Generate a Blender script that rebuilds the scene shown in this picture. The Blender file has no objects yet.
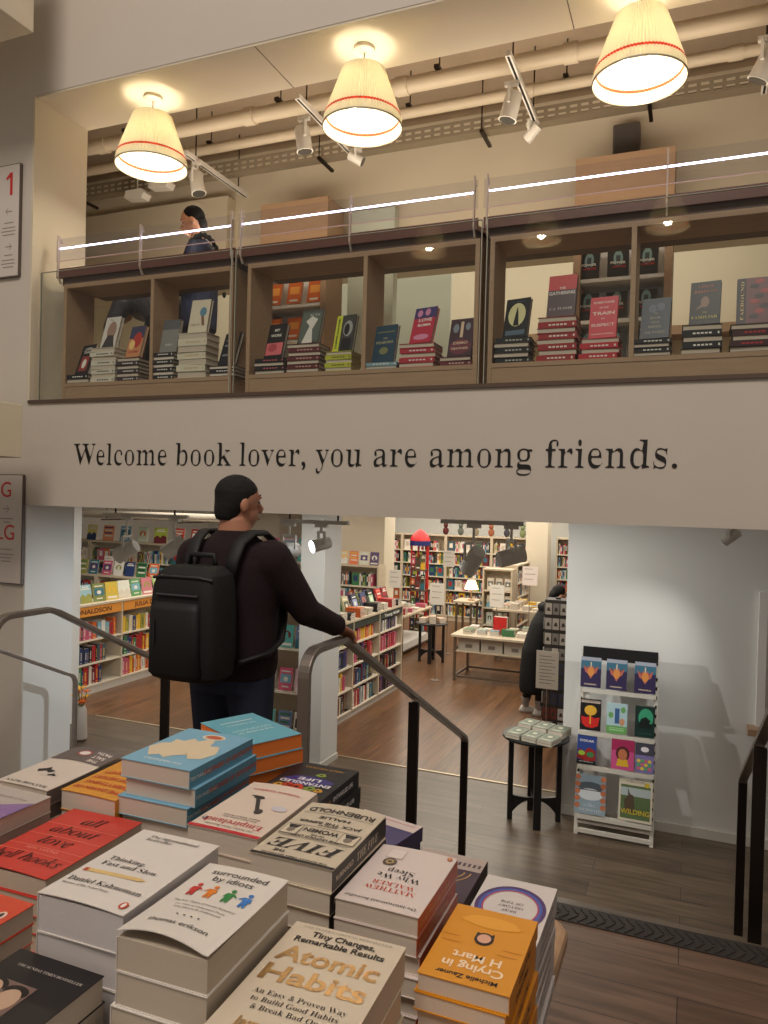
import bpy, math, random
from mathutils import Vector, Matrix
random.seed(7)
D = bpy.data; SC = bpy.context.scene; COL = SC.collection
R = math.radians

# ---------------------------------------------------------------- camera
yaw, pitch, roll = .38762, -.01178, .02582
f_ = Vector((-math.sin(yaw)*math.cos(pitch), math.cos(yaw)*math.cos(pitch), math.sin(pitch)))
r0 = Vector((math.cos(yaw), math.sin(yaw), 0)); u0 = r0.cross(f_)
r_ = math.cos(roll)*r0 + math.sin(roll)*u0; u_ = -math.sin(roll)*r0 + math.cos(roll)*u0
cd = D.cameras.new('camera'); cam = D.objects.new('camera', cd); COL.objects.link(cam)
cam.matrix_world = Matrix(((r_.x, u_.x, -f_.x, 0), (r_.y, u_.y, -f_.y, 0), (r_.z, u_.z, -f_.z, 1.6), (0, 0, 0, 1)))
cd.sensor_fit = 'HORIZONTAL'; cd.sensor_width = 36; cd.lens = 754.3/768*36; cd.clip_start = .05
SC.camera = cam

# ---------------------------------------------------------------- light and exposure
SC.view_settings.view_transform = 'Standard'; SC.view_settings.look = 'None'
SC.view_settings.gamma = 1; SC.view_settings.use_curve_mapping = False
SC.view_settings.exposure = 0.0
W = D.worlds.new('world'); SC.world = W; W.use_nodes = True
W.node_tree.nodes['Background'].inputs[0].default_value = (.80, .70, .60, 1)
W.node_tree.nodes['Background'].inputs[1].default_value = .30

def area(name, loc, size, power, col, aim=(0, 0, -1), sy=None):
    l = D.lights.new(name, 'AREA'); l.energy = power; l.color = col; l.size = size
    if sy: l.shape = 'RECTANGLE'; l.size_y = sy
    o = D.objects.new(name, l); COL.objects.link(o); o.location = loc
    o.rotation_euler = Vector(aim).to_track_quat('-Z', 'Y').to_euler(); return o
def point(name, loc, power, col, rad=.05):
    l = D.lights.new(name, 'POINT'); l.energy = power; l.color = col; l.shadow_soft_size = rad
    o = D.objects.new(name, l); COL.objects.link(o); o.location = loc; return o
def spot(name, loc, target, power, col, ang=60, blend=.6, rad=.03):
    l = D.lights.new(name, 'SPOT'); l.energy = power; l.color = col; l.spot_size = R(ang); l.spot_blend = blend
    l.shadow_soft_size = rad
    o = D.objects.new(name, l); COL.objects.link(o); o.location = loc
    o.rotation_euler = (Vector(target)-Vector(loc)).to_track_quat('-Z', 'Y').to_euler(); return o
WARM = (1, .89, .70); NEUT = (1, .86, .70); COOL = (1, .98, .93)
area('hall_light', (-.8, -2.6, 9.3), 3.0, 460, (1, .89, .80), (0, .62, -1))
area('shop_light', (-7.2, 9.3, 1.82), 2.6, 95, (1, .93, .80), sy=3.6)
area('shop_light', (-2.6, 9.6, 1.82), 2.6, 105, (1, .92, .78), sy=3.6)
area('shop_light', (-4.0, 14.3, 1.82), 5.5, 190, (1, .91, .76), sy=4)
area('upper_light', (-3.0, 8.2, 5.2), 7.5, 95, (1, .90, .76), sy=1.2)
area('upper_fill', (-2.2, 5.3, 3.62), 5.5, 60, (1, .84, .66), (0, .15, 1), sy=.5)  # added upward fill brightening the upper ceiling; no uplighter stands there
for x_ in (-3.9, -2.9, -1.1, .2): spot('upper_beam', (x_, 5.35, 4.25), (x_-.1, 4.5, 2.3), 16, (1, .86, .68), 95, .8, .05)
area('soffit_fill', (-2.2, 5.75, 1.545), 3.6, 16, (1, .95, .88), sy=.25)  # added fill below the soffit, brightens the hanging spotlight heads; no real fixture
area('soffit_fill', (-5.2, 5.9, 1.545), 1.4, 8, (1, .95, .88), sy=.25)  # second added fill, left part of the soffit
spot('spot_beam', (-2.70, 5.22, 1.22), (-.2, 6.5, .25), 100, COOL, 75, .9, .025)
spot('spot_beam', (-2.78, 5.08, 1.20), (-4.39, 4.25, .2), 46, (.88, .95, 1), 80, .9, .02)
spot('spot_beam', (.22, 5.6, 1.32), (-.55, 6.4, .2), 30, COOL, 70, .9, .03)
spot('spot_beam', (-4.8, 5.05, 1.0), (-6.7, 6.5, .1), 60, (.9, .96, 1), 80, .9, .02)
spot('spot_beam', (-2.3, 5.2, 1.3), (-3.4, 6.5, .5), 34, COOL, 70, .9, .03)
spot('spot_beam', (-1.3, 5.0, 1.15), (-1.0, 5.9, -1), 35, (1, .93, .8), 80, .9, .04)

# ---------------------------------------------------------------- materials
def lin(c):
    def g(v):
        v /= 255.
        return v/12.92 if v <= .04045 else ((v+.055)/1.055)**2.4
    return (g(c[0]), g(c[1]), g(c[2]), 1)
MC = {}
def mat(name, c, rough=.5, metal=0, emit=0, noise=0, nscale=8, spec=.5, bump=0, coat=0, trans=0, stretch=None):
    key = (name, c, rough, metal, emit)
    if key in MC: return MC[key]
    m = D.materials.new(name); m.use_nodes = True; nt = m.node_tree; b = nt.nodes['Principled BSDF']
    b.inputs['Base Color'].default_value = lin(c); b.inputs['Roughness'].default_value = rough
    b.inputs['Metallic'].default_value = metal; b.inputs['Specular IOR Level'].default_value = spec
    if coat: b.inputs['Coat Weight'].default_value = coat; b.inputs['Coat Roughness'].default_value = .15
    if emit: b.inputs['Emission Color'].default_value = lin(c); b.inputs['Emission Strength'].default_value = emit
    if trans: b.inputs['Transmission Weight'].default_value = trans
    if noise or bump:
        tc = nt.nodes.new('ShaderNodeTexCoord'); n = nt.nodes.new('ShaderNodeTexNoise')
        n.inputs['Scale'].default_value = nscale; n.inputs['Detail'].default_value = 4
        mp = nt.nodes.new('ShaderNodeMapping'); nt.links.new(tc.outputs['Object'], mp.inputs['Vector'])
        if stretch: mp.inputs['Scale'].default_value = stretch
        nt.links.new(mp.outputs[0], n.inputs['Vector'])
        if noise:
            mx = nt.nodes.new('ShaderNodeMix'); mx.data_type = 'RGBA'
            c0 = lin(tuple(max(0, v*(1-noise)) for v in c)); c1 = lin(tuple(min(255, v*(1+noise)) for v in c))
            mx.inputs[6].default_value = c0; mx.inputs[7].default_value = c1
            nt.links.new(n.outputs['Fac'], mx.inputs[0]); nt.links.new(mx.outputs[2], b.inputs['Base Color'])
        if bump:
            bp = nt.nodes.new('ShaderNodeBump'); bp.inputs['Strength'].default_value = bump; bp.inputs['Distance'].default_value = .01
            nt.links.new(n.outputs['Fac'], bp.inputs['Height']); nt.links.new(bp.outputs[0], b.inputs['Normal'])
    MC[key] = m; return m
def planks(name, ca, cb, width, length, rough, rot=0, dark=(20, 14, 10)):
    m = D.materials.new(name); m.use_nodes = True; nt = m.node_tree; b = nt.nodes['Principled BSDF']
    tc = nt.nodes.new('ShaderNodeTexCoord'); mp = nt.nodes.new('ShaderNodeMapping')
    mp.inputs['Rotation'].default_value = (0, 0, rot); nt.links.new(tc.outputs['Object'], mp.inputs[0])
    br = nt.nodes.new('ShaderNodeTexBrick'); br.offset = .37; br.inputs['Scale'].default_value = 1
    br.inputs['Brick Width'].default_value = length; br.inputs['Row Height'].default_value = width
    br.inputs['Mortar Size'].default_value = .0016; br.inputs['Bias'].default_value = 0
    br.inputs['Color1'].default_value = lin(ca); br.inputs['Color2'].default_value = lin(cb); br.inputs['Mortar'].default_value = lin(dark)
    nt.links.new(mp.outputs[0], br.inputs['Vector'])
    m2 = nt.nodes.new('ShaderNodeMapping'); m2.inputs['Scale'].default_value = (14, 1.2, 1) if rot else (1.2, 14, 1); m2.inputs['Rotation'].default_value = (0, 0, rot)
    nt.links.new(tc.outputs['Object'], m2.inputs[0])
    n = nt.nodes.new('ShaderNodeTexNoise'); n.inputs['Scale'].default_value = 2.2; n.inputs['Detail'].default_value = 6; n.inputs['Distortion'].default_value = .6
    nt.links.new(m2.outputs[0], n.inputs['Vector'])
    mr = nt.nodes.new('ShaderNodeMapRange'); mr.inputs[1].default_value = .3; mr.inputs[2].default_value = .7; mr.inputs[3].default_value = .62; mr.inputs[4].default_value = 1.25
    nt.links.new(n.outputs['Fac'], mr.inputs[0])
    mx = nt.nodes.new('ShaderNodeVectorMath'); mx.operation = 'SCALE'
    nt.links.new(br.outputs['Color'], mx.inputs[0]); nt.links.new(mr.outputs[0], mx.inputs['Scale'])
    nt.links.new(mx.outputs[0], b.inputs['Base Color']); b.inputs['Roughness'].default_value = rough
    return m
def woodm(name, ca, cb, scale=(1, 12, 12), rough=.5):
    m = D.materials.new(name); m.use_nodes = True; nt = m.node_tree; b = nt.nodes['Principled BSDF']
    tc = nt.nodes.new('ShaderNodeTexCoord'); mp = nt.nodes.new('ShaderNodeMapping'); mp.inputs['Scale'].default_value = scale
    nt.links.new(tc.outputs['Object'], mp.inputs[0]); n = nt.nodes.new('ShaderNodeTexNoise')
    n.inputs['Scale'].default_value = 3; n.inputs['Detail'].default_value = 5; nt.links.new(mp.outputs[0], n.inputs['Vector'])
    mx = nt.nodes.new('ShaderNodeMix'); mx.data_type = 'RGBA'; mx.inputs[6].default_value = lin(ca); mx.inputs[7].default_value = lin(cb)
    nt.links.new(n.outputs['Fac'], mx.inputs[0]); nt.links.new(mx.outputs[2], b.inputs['Base Color']); b.inputs['Roughness'].default_value = rough
    return m
def glassm(name, tint=(.97, .99, .98), amount=1.0):
    m = D.materials.new(name); m.use_nodes = True; nt = m.node_tree; nt.nodes.remove(nt.nodes['Principled BSDF'])
    out = nt.nodes['Material Output']; t = nt.nodes.new('ShaderNodeBsdfTransparent'); t.inputs[0].default_value = (*tint, 1)
    g = nt.nodes.new('ShaderNodeBsdfGlossy'); g.inputs['Roughness'].default_value = .01
    fr = nt.nodes.new('ShaderNodeFresnel'); fr.inputs[0].default_value = 1.5
    mu = nt.nodes.new('ShaderNodeMath'); mu.operation = 'MULTIPLY'; mu.inputs[1].default_value = amount
    ge = nt.nodes.new('ShaderNodeNewGeometry'); inv = nt.nodes.new('ShaderNodeMath'); inv.operation = 'SUBTRACT'; inv.inputs[0].default_value = 1
    m3 = nt.nodes.new('ShaderNodeMath'); m3.operation = 'MULTIPLY'     # only the outer face reflects; the thin pane does not bend light
    nt.links.new(ge.outputs['Backfacing'], inv.inputs[1]); nt.links.new(inv.outputs[0], m3.inputs[0]); nt.links.new(fr.outputs[0], m3.inputs[1])
    nt.links.new(m3.outputs[0], mu.inputs[0])
    mx = nt.nodes.new('ShaderNodeMixShader'); nt.links.new(mu.outputs[0], mx.inputs[0])
    nt.links.new(t.outputs[0], mx.inputs[1]); nt.links.new(g.outputs[0], mx.inputs[2]); nt.links.new(mx.outputs[0], out.inputs[0])
    return m
def shadem(name, c, e):
    m = D.materials.new(name); m.use_nodes = True; nt = m.node_tree; nt.nodes.remove(nt.nodes['Principled BSDF'])
    out = nt.nodes['Material Output']; d = nt.nodes.new('ShaderNodeBsdfDiffuse'); t = nt.nodes.new('ShaderNodeBsdfTranslucent')
    d.inputs[0].default_value = lin(c); t.inputs[0].default_value = lin(c); mx = nt.nodes.new('ShaderNodeMixShader'); mx.inputs[0].default_value = e
    nt.links.new(d.outputs[0], mx.inputs[1]); nt.links.new(t.outputs[0], mx.inputs[2]); nt.links.new(mx.outputs[0], out.inputs[0]); return m

WALL = mat('painted_plaster', (205, 196, 184), .75, noise=.015, nscale=3)
WALLW = mat('white_plaster', (226, 226, 222), .7, noise=.012, nscale=3)
UPW = mat('upper_plaster', (214, 203, 180), .8, noise=.02, nscale=2)
UPC = mat('upper_concrete', (158, 140, 118), .85, noise=.08, nscale=4)
PIPE = mat('painted_pipe', (196, 182, 158), .5)
STEEL = mat('brushed_steel', (150, 140, 132), .38, .75, noise=.06, nscale=30)
DARKUNLIT = mat('dark_and_unlit_steel', (62, 54, 50), .38, .85)  # dark hangers; on handrail posts it is rail steel with shade painted in
BLACK = mat('black_paint', (20, 19, 20), .45)
BLKW = mat('black_stained_wood', (22, 21, 22), .4, noise=.2, nscale=20)
OAK = woodm('balcony_oak', (150, 120, 94), (172, 142, 112), (1.5, 14, 14), .5)
SHOPW = woodm('shelf_ash', (196, 180, 156), (214, 200, 176), (6, 1, 12), .5)
TABW = woodm('table_oak', (160, 126, 98), (182, 148, 116), (1, 10, 10), .4)
LEDGE = woodm('dark_ledge_wood', (84, 50, 40), (104, 66, 54), (1.5, 14, 14), .35)
WHITE = mat('white_card', (236, 234, 230), .6)
GREYM = mat('lamp_grey', (214, 211, 202), .5)
WHM = mat('white_metal', (222, 218, 208), .4)
PAGE = mat('page_edges', (208, 196, 182), .8, noise=.05, nscale=400, stretch=(.01, .01, 6))
PAGEY = mat('cream_page_edges', (190, 177, 160), .85, noise=.06, nscale=400, stretch=(.01, .01, 6))
SKIN = mat('skin', (176, 122, 96), .55); SKIN2 = mat('pale_skin', (214, 160, 128), .55)
HAIR = mat('dark_hair', (11, 9, 9), .85, noise=.4, nscale=60, bump=.4)
LEDM = mat('led_strip', (225, 222, 255), .5, emit=9)
BULB = mat('lamp_bulb', (255, 240, 210), .5, emit=18)
GLASS = glassm('clear_glass'); ACRYL = glassm('clear_acrylic', (.93, .93, .95), 1.6)
GEDGE = mat('glass_edge', (176, 176, 160), .15)
SHADE = shadem('pleated_cream_fabric', (238, 232, 208), .36)
SHADER = shadem('red_trim_fabric', (214, 92, 60), .35)

# ---------------------------------------------------------------- mesh builder
class MB:
    def __init__(s, M=None): s.v = []; s.f = []; s.m = []; s.M = M
    def add(s, vs, fs, m=0):
        n = len(s.v)
        s.v += [tuple(s.M @ Vector(p)) for p in vs] if s.M else [tuple(p) for p in vs]
        s.f += [tuple(i+n for i in q) for q in fs]; s.m += [m]*len(fs); return s
    def box(s, x0, y0, z0, x1, y1, z1, m=0):
        return s.add([(x0, y0, z0), (x1, y0, z0), (x1, y1, z0), (x0, y1, z0), (x0, y0, z1), (x1, y0, z1), (x1, y1, z1), (x0, y1, z1)],
                     [(3, 2, 1, 0), (4, 5, 6, 7), (0, 1, 5, 4), (1, 2, 6, 5), (2, 3, 7, 6), (3, 0, 4, 7)], m)
    def poly(s, pts, m=0): return s.add(pts, [tuple(range(len(pts)))], m)
    def prism(s, pts, h, m=0, ax='z', o=0):   # 2D polygon extruded along an axis
        def P(a, b, c): return (a, b, c) if ax == 'z' else ((a, c, b) if ax == 'y' else (c, a, b))
        n = len(pts); vs = [P(a, b, o) for a, b in pts]+[P(a, b, o+h) for a, b in pts]
        fs = [tuple(range(n))[::-1], tuple(range(n, 2*n))]+[(i, (i+1) % n, n+(i+1) % n, n+i) for i in range(n)]
        return s.add(vs, fs, m)
    def tube(s, pts, rad, seg=10, m=0, caps=True, flat=None):
        pts = [Vector(p) for p in pts]; n = len(pts)
        if not isinstance(rad, (list, tuple)): rad = [rad]*n
        vs = []; prev = None
        for i, p in enumerate(pts):
            t = (pts[min(i+1, n-1)]-pts[max(i-1, 0)]).normalized()
            if prev is None:
                a = t.cross(Vector((0, 0, 1)) if abs(t.z) < .9 else Vector((0, 1, 0))).normalized()
            else: a = (prev - t*prev.dot(t)).normalized()
            prev = a; b = t.cross(a)
            for k in range(seg):
                an = 2*math.pi*k/seg; r = rad[i]
                ra, rb = (r, r) if not isinstance(r, (list, tuple)) else r
                vs.append(p+a*math.cos(an)*ra+b*math.sin(an)*rb)
        fs = []
        for i in range(n-1):
            for k in range(seg):
                k2 = (k+1) % seg; fs.append((i*seg+k, i*seg+k2, (i+1)*seg+k2, (i+1)*seg+k))
        if caps: fs += [tuple(range(seg))[::-1], tuple((n-1)*seg+k for k in range(seg))]
        return s.add(vs, fs, m)
    def bar(s, p, q, w, h, m=0, up=(0, 0, 1)):
        p = Vector(p); q = Vector(q); t = (q-p).normalized(); a = t.cross(Vector(up)).normalized(); b = a.cross(t)
        vs = [x+a*i*w/2+b*j*h/2 for x in (p, q) for i, j in ((-1, -1), (1, -1), (1, 1), (-1, 1))]
        return s.add(vs, [(3, 2, 1, 0), (4, 5, 6, 7), (0, 1, 5, 4), (1, 2, 6, 5), (2, 3, 7, 6), (3, 0, 4, 7)], m)
    def rings(s, rings, m=0, seg=20, caps=True, pw=2.0):   # rings: (x, y, z, rx, ry)
        vs = []
        for (x, y, z, rx, ry) in rings:
            for k in range(seg):
                a = 2*math.pi*k/seg; c, d = math.cos(a), math.sin(a)
                vs.append((x+rx*math.copysign(abs(c)**(2/pw), c), y+ry*math.copysign(abs(d)**(2/pw), d), z))
        n = len(rings); fs = []
        for i in range(n-1):
            for k in range(seg):
                k2 = (k+1) % seg; fs.append((i*seg+k, i*seg+k2, (i+1)*seg+k2, (i+1)*seg+k))
        if caps: fs += [tuple(range(seg))[::-1], tuple((n-1)*seg+k for k in range(seg))]
        return s.add(vs, fs, m)
    def lathe(s, prof, c=(0, 0, 0), seg=24, m=0, caps=True):
        return s.rings([(c[0], c[1], c[2]+z, r, r) for r, z in prof], m, seg, caps)
    def ell(s, c, r, m=0, seg=14, rn=9):
        return s.rings([(c[0], c[1], c[2]-r[2]*math.cos(math.pi*(i+.02)/(rn+.04)), r[0]*math.sin(math.pi*(i+.02)/(rn+.04)), r[1]*math.sin(math.pi*(i+.02)/(rn+.04))) for i in range(rn+1)], m, seg)
    def disc(s, cx, cy, z, rx, ry, m=0, seg=20, a0=0, a1=360):
        return s.poly([(cx+rx*math.cos(R(a0+(a1-a0)*k/seg)), cy+ry*math.sin(R(a0+(a1-a0)*k/seg)), z) for k in range(seg+(0 if a1-a0 == 360 else 1))], m)
    def mesh(s, name, mats):
        me = D.meshes.new(name); me.from_pydata(s.v, [], s.f)
        for m in (mats if isinstance(mats, (list, tuple)) else [mats]): me.materials.append(m)
        me.polygons.foreach_set('material_index', s.m); me.update(); return me
    def build(s, name, mats, parent=None, loc=None, bevel=0, smooth=False, rz=0, mw=None):
        me = s.mesh(name, mats); o = D.objects.new(name, me); COL.objects.link(o)
        if parent: o.parent = parent
        if loc: o.location = loc
        if rz: o.rotation_euler[2] = rz
        if mw is not None: o.matrix_world = mw
        if smooth:
            me.polygons.foreach_set('use_smooth', [True]*len(me.polygons))
            if smooth != 'all':
                try: me.set_sharp_from_angle(angle=R(40))
                except Exception: pass
        if bevel:
            b = o.modifiers.new('bevel', 'BEVEL'); b.width = bevel; b.segments = 2; b.limit_method = 'ANGLE'
        return o
def tag(o, label=None, cat=None, group=None, kind=None):
    if label: o['label'] = label
    if cat: o['category'] = cat
    if group: o['group'] = group
    if kind: o['kind'] = kind
    return o
def thing(name, label, cat, loc=(0, 0, 0), rz=0, group=None, mw=None):
    o = D.objects.new(name, None); COL.objects.link(o); o.empty_display_size = .1
    if mw is not None: o.matrix_world = mw
    else: o.location = loc; o.rotation_euler[2] = rz
    return tag(o, label, cat, group)
def struct(name, mb, mats, **k): return tag(mb.build(name, mats, **k), kind='structure')
ORD = ['first', 'second', 'third', 'fourth', 'fifth', 'sixth', 'seventh', 'eighth', 'ninth', 'tenth', 'eleventh', 'twelfth', 'thirteenth', 'fourteenth', 'fifteenth', 'sixteenth', 'seventeenth', 'eighteenth', 'nineteenth', 'twentieth']

# ---------------------------------------------------------------- lettering
def serif(s, base_u=0x1d400, base_l=0x1d41a):
    o = ''
    for ch in s:
        if 'A' <= ch <= 'Z': o += chr(base_u+ord(ch)-65)
        elif 'a' <= ch <= 'z':
            c = base_l+ord(ch)-97; o += 'ℎ' if c == 0x1d455 else chr(c)
        else: o += ch
    return o
TC = {}
def text2d(s, style='sans', thin=0.0):
    key = (s, style, thin)
    if key in TC: return TC[key]
    c = D.curves.new('t', 'FONT'); c.size = 1; c.fill_mode = 'FRONT'; c.resolution_u = 4 if len(s) > 1 else 8
    c.body = {'sans': lambda q: q, 'bold': lambda q: q, 'serif': serif, 'italic': lambda q: serif(q, 0x1d434, 0x1d44e), 'bitalic': lambda q: serif(q, 0x1d468, 0x1d482)}[style](s)
    if style == 'bold': c.offset = .022
    o = D.objects.new('t', c); COL.objects.link(o)
    dg = bpy.context.evaluated_depsgraph_get(); me = o.evaluated_get(dg).to_mesh()
    vs = [(v.co.x, v.co.y) for v in me.vertices]; fs = [tuple(p.vertices) for p in me.polygons]
    if thin:
        cnt = {}
        for f in fs:
            for i in range(len(f)):
                a, b = f[i], f[(i+1) % len(f)]
                cnt[(a, b)] = 1
        nx = [0.0]*len(vs)
        for (a, b) in cnt:
            if (b, a) in cnt: continue
            dx, dy = vs[b][0]-vs[a][0], vs[b][1]-vs[a][1]; L = math.hypot(dx, dy) or 1
            nx[a] += dy/L*.5; nx[b] += dy/L*.5      # outward normal of a ccw boundary edge
        vs = [(v[0]-thin*nx[i], v[1]) for i, v in enumerate(vs)]
    D.objects.remove(o); D.curves.remove(c)
    TC[key] = (vs, fs); return TC[key]
def put(mb, s, x, y, z, size=None, style='sans', m=0, align='c', width=None, thin=0.0, height=None, flip=False):
    vs, fs = text2d(s, style, thin or (.022 if style == 'serif' else 0))
    if not vs: return
    x0 = min(v[0] for v in vs); x1 = max(v[0] for v in vs)
    k = size if size else width/(x1-x0)
    if width and size: kx = width/(x1-x0)
    else: kx = k
    off = {'c': -(x0+x1)/2, 'l': -x0, 'r': -x1}[align]
    mb.add([((vx+off)*kx+x, vy*k+y, z) for vx, vy in vs], fs, m)

# =====================================================================  SETTING
L = -1.0
NEARF = planks('landing_oak', (112, 88, 72), (94, 72, 58), .19, 1.5, .42)
LOWF = planks('lower_dark_oak', (106, 91, 74), (86, 72, 58), .2, 1.6, .34)
SHOPF = planks('shop_oak', (124, 88, 60), (104, 73, 50), .12, 2.6, .28, R(90))
struct('floor', MB().box(-6, -3.0, -.08, 3.5, 3.08, 0), NEARF)
b = MB()
for i in range(1, 6): b.box(-6, 3.08+.34*(i-1), L, 3.5, 3.08+.34*i, -i/6.)
struct('trim_1', b, LOWF)
struct('floor_lower', MB().box(-9, 4.78, L-.1, 3.5, 6.97, L), LOWF)
struct('floor_shop', MB().box(-13, 6.97, L-.1, 3.5, 22, L), SHOPF)
struct('trim_2', MB().box(-6.47, 6.955, L, -.95, 6.985, L+.006), mat('brass_threshold', (190, 175, 150), .35, .8))
# nosing strip with a diamond tread
b = MB(); b.box(-4.3, 2.965, 0, .9, 3.085, .005, 0); b.box(-4.3, 3.085, -.03, .9, 3.09, .005, 0)
x = -4.25
while x < .88:
    b.bar((x, 2.975, .0065), (x+.03, 3.02, .0065), .006, .003, 0); b.bar((x+.03, 3.03, .0065), (x, 3.075, .0065), .006, .003, 0); x += .035
struct('trim_3', b, mat('rubber_nosing', (44, 38, 36), .6))
# front wall with its openings
b = MB()
b.box(-9, 4.0, -1, -4.39, 4.45, 1.52); b.box(-9, 4.0, 1.52, -4.39, 4.5, 7.2)
b.box(-4.39, 4.0, 1.52, 3.5, 4.16, 2.24)
b.box(-4.39, 4.0, 4.41, 3.5, 4.5, 7.2)
struct('wall_front', b, WALL)
struct('wall_left_pier_side', MB().box(-4.392, 4.002, -1, -4.378, 4.452, 1.519), WALLW)
struct('wall_left_reveal', MB().box(-4.392, 4.001, 2.26, -4.372, 4.5, 4.41), UPW)
b = MB(); b.box(-4.37, 4.003, 4.395, 3.5, 4.5, 4.409)
struct('trim_4', b, UPW)
b = MB(); b.box(-2.58, 4.006, 4.3935, -2.574, 4.5, 4.395); b.box(-.72, 4.006, 4.3935, -.714, 4.5, 4.395)
struct('trim_5', b, mat('shadow_gap', (110, 98, 80), .8))
struct('ceiling_lower', MB().box(-13, 4.16, 1.56, 3.5, 7.0, 1.6), WALLW)
struct('ceiling_shop', MB().box(-13, 7.0, 1.9, 3.5, 22, 1.95), WALLW)
struct('floor_upper', MB().box(-13, 4.16, 2.12, 3.5, 12, 2.24), UPC)
struct('trim_6', MB().box(-4.37, 3.985, 2.24, 3.5, 4.12, 2.262), mat('slab_edge_trim', (88, 70, 58), .5))
b = MB(); b.box(-.965, 6.52, L, 3.5, 6.97, 1.56); struct('wall_right', b, WALLW)
struct('baseboard_right', MB().box(-.962, 6.505, L, 3.5, 6.52, L+.075), mat('skirting_white', (214, 210, 200), .5))
struct('wall_left', MB().box(-9, 6.53, L, -6.465, 6.69, 1.56), WALLW)
struct('wall_column', MB().box(-3.53, 6.53, L, -3.27, 6.9, 1.56), WALLW)
struct('baseboard_column', MB().box(-3.54, 6.52, L, -3.26, 6.91, L+.06), mat('skirting_white', (214, 210, 200), .5))
struct('wall_shop_back', MB().box(-13, 17.2, L, 3.5, 17.4, 1.9), WALLW)
struct('wall_shop_left', MB().box(-12.4, 6.97, L, -12.2, 17.2, 1.9), WALLW)
struct('wall_shop_pier', MB().box(-6.35, 12.3, L, -5.0, 12.8, 1.9), mat('shop_cream_wall', (218, 208, 188), .7))
struct('wall_shop_pillar', MB().box(-3.05, 15.0, L, -2.62, 15.4, 1.9), mat('shop_cream_wall', (218, 208, 188), .7))
# upper room
struct('wall_upper_back', MB().box(-13, 9.4, 2.24, 3.5, 9.6, 5.3), UPW)
struct('wall_upper_left', MB().box(-9.2, 4.5, 2.24, -9.0, 9.4, 5.3), UPW)
struct('ceiling_upper', MB().box(-13, 4.5, 5.25, 3.5, 9.6, 5.35), UPC)
b = MB(); b.box(-9, 6.85, 3.85, 3.5, 7.05, 5.25); struct('wall_upper_bulkhead', b, UPW)
b = MB(); b.box(-9, 6.7, 3.85, -4.60, 6.85, 4.78); struct('wall_upper_beam', b, UPW)

# hall side pieces left of the wall: projecting plaster boxes
struct('wall_left_parapet', MB().box(-6, 3.25, 1.83, -3.99, 3.6, 2.17), UPW, bevel=.004)
struct('wall_left_soffit', MB().box(-6, 3.25, 4.53, -3.96, 3.6, 5.4), UPW, bevel=.004)

# frame of the side door at the right edge
b = MB(); b.box(.50, 6.47, -.05, .56, 6.52, .93); b.box(.50, 6.47, .93, 1.5, 6.52, .99); b.box(1.44, 6.47, -.05, 1.5, 6.52, .93)
struct('window_1', b, WHITE)
struct('trim_7', MB().box(.44, 6.36, -.1, 1.6, 6.52, -.05), TABW)

# =====================================================================  HANDRAILS
def sweep(mb, x, path, w, t, m=0):
    n = len(path); vs = []
    for i, (y, z) in enumerate(path):
        def nrm(a, b):
            dy, dz = b[0]-a[0], b[1]-a[1]; l = math.hypot(dy, dz); return (-dz/l, dy/l)
        n1 = nrm(path[max(i-1, 0)], path[max(i, 1)]); n2 = nrm(path[min(i, n-2)], path[min(i+1, n-1)])
        sy, sz = n1[0]+n2[0], n1[1]+n2[1]; l2 = (sy*sy+sz*sz)/2; k = 1/l2 if l2 > .2 else 1
        sy *= k*t/2; sz *= k*t/2
        vs += [(x-w/2, y+sy, z+sz), (x+w/2, y+sy, z+sz), (x+w/2, y-sy, z-sz), (x-w/2, y-sy, z-sz)]
    fs = [(3, 2, 1, 0), tuple(4*(n-1)+k for k in range(4))]
    for i in range(n-1):
        for k in range(4):
            k2 = (k+1) % 4; fs.append((4*i+k, 4*i+k2, 4*i+4+k2, 4*i+4+k))
    return mb.add(vs, fs, m)
def arc(c, r, a0, a1, n=7): return [(c[0]+r*math.cos(R(a0+(a1-a0)*i/n)), c[1]+r*math.sin(R(a0+(a1-a0)*i/n))) for i in range(n+1)]
def handrail(x, label, ys=2.70, end=5.11, dark=False):
    t = thing('stair_handrail', label, 'handrail', (x, ys, 0), 0, 'stair handrails')
    s = 0
    path = arc((.10, .885), .10, 180, 90)+[(3.08-ys-.03, .985), (3.08-ys+.03, .965)]
    path += [(end-ys-.03, -.015), (end-ys, -.05)]
    sweep(MB(), 0, path, .05, .028).build('rail', STEEL, t, bevel=.004)
    MB().box(-.025, -.014, 0, .025, .014, .89).build('post', STEEL, t, bevel=.003)
    MB().box(-.03, 4.03-ys-.014, -.5, .03, 4.03-ys+.014, .475).build('post', DARKUNLIT, t, bevel=.003)  # same steel as the rail, its unlit tone put into the colour
    MB().box(-.025, end-ys-.014, L, .025, end-ys+.014, -.045).build('post', DARKUNLIT, t, bevel=.003)  # end post likewise coloured dark for shade
    return t
handrail(-1.43, 'steel stair handrail in the middle, under the hand of the man with the backpack')
handrail(-3.16, 'steel stair handrail passing left of the man with the backpack')
handrail(.335, 'steel stair handrail at the right edge of the photo')
# lower, thinner wall-side rail on the far left
t = thing('wall_handrail', 'thin steel rail at the far left, curving down in front of the white panel', 'handrail', (-4.2, 3.0, 0))
sweep(MB(), 0, [(-.4, 1.05)]+[(1.23, .29)]+arc((1.23, .20), .085, 62, 0)+[(1.315, -.5)], .035, .022).build('rail', STEEL, t, bevel=.003)
MB().box(-.0175, 1.304, L, .0175, 1.326, -.5).build('post', STEEL, t)
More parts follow.
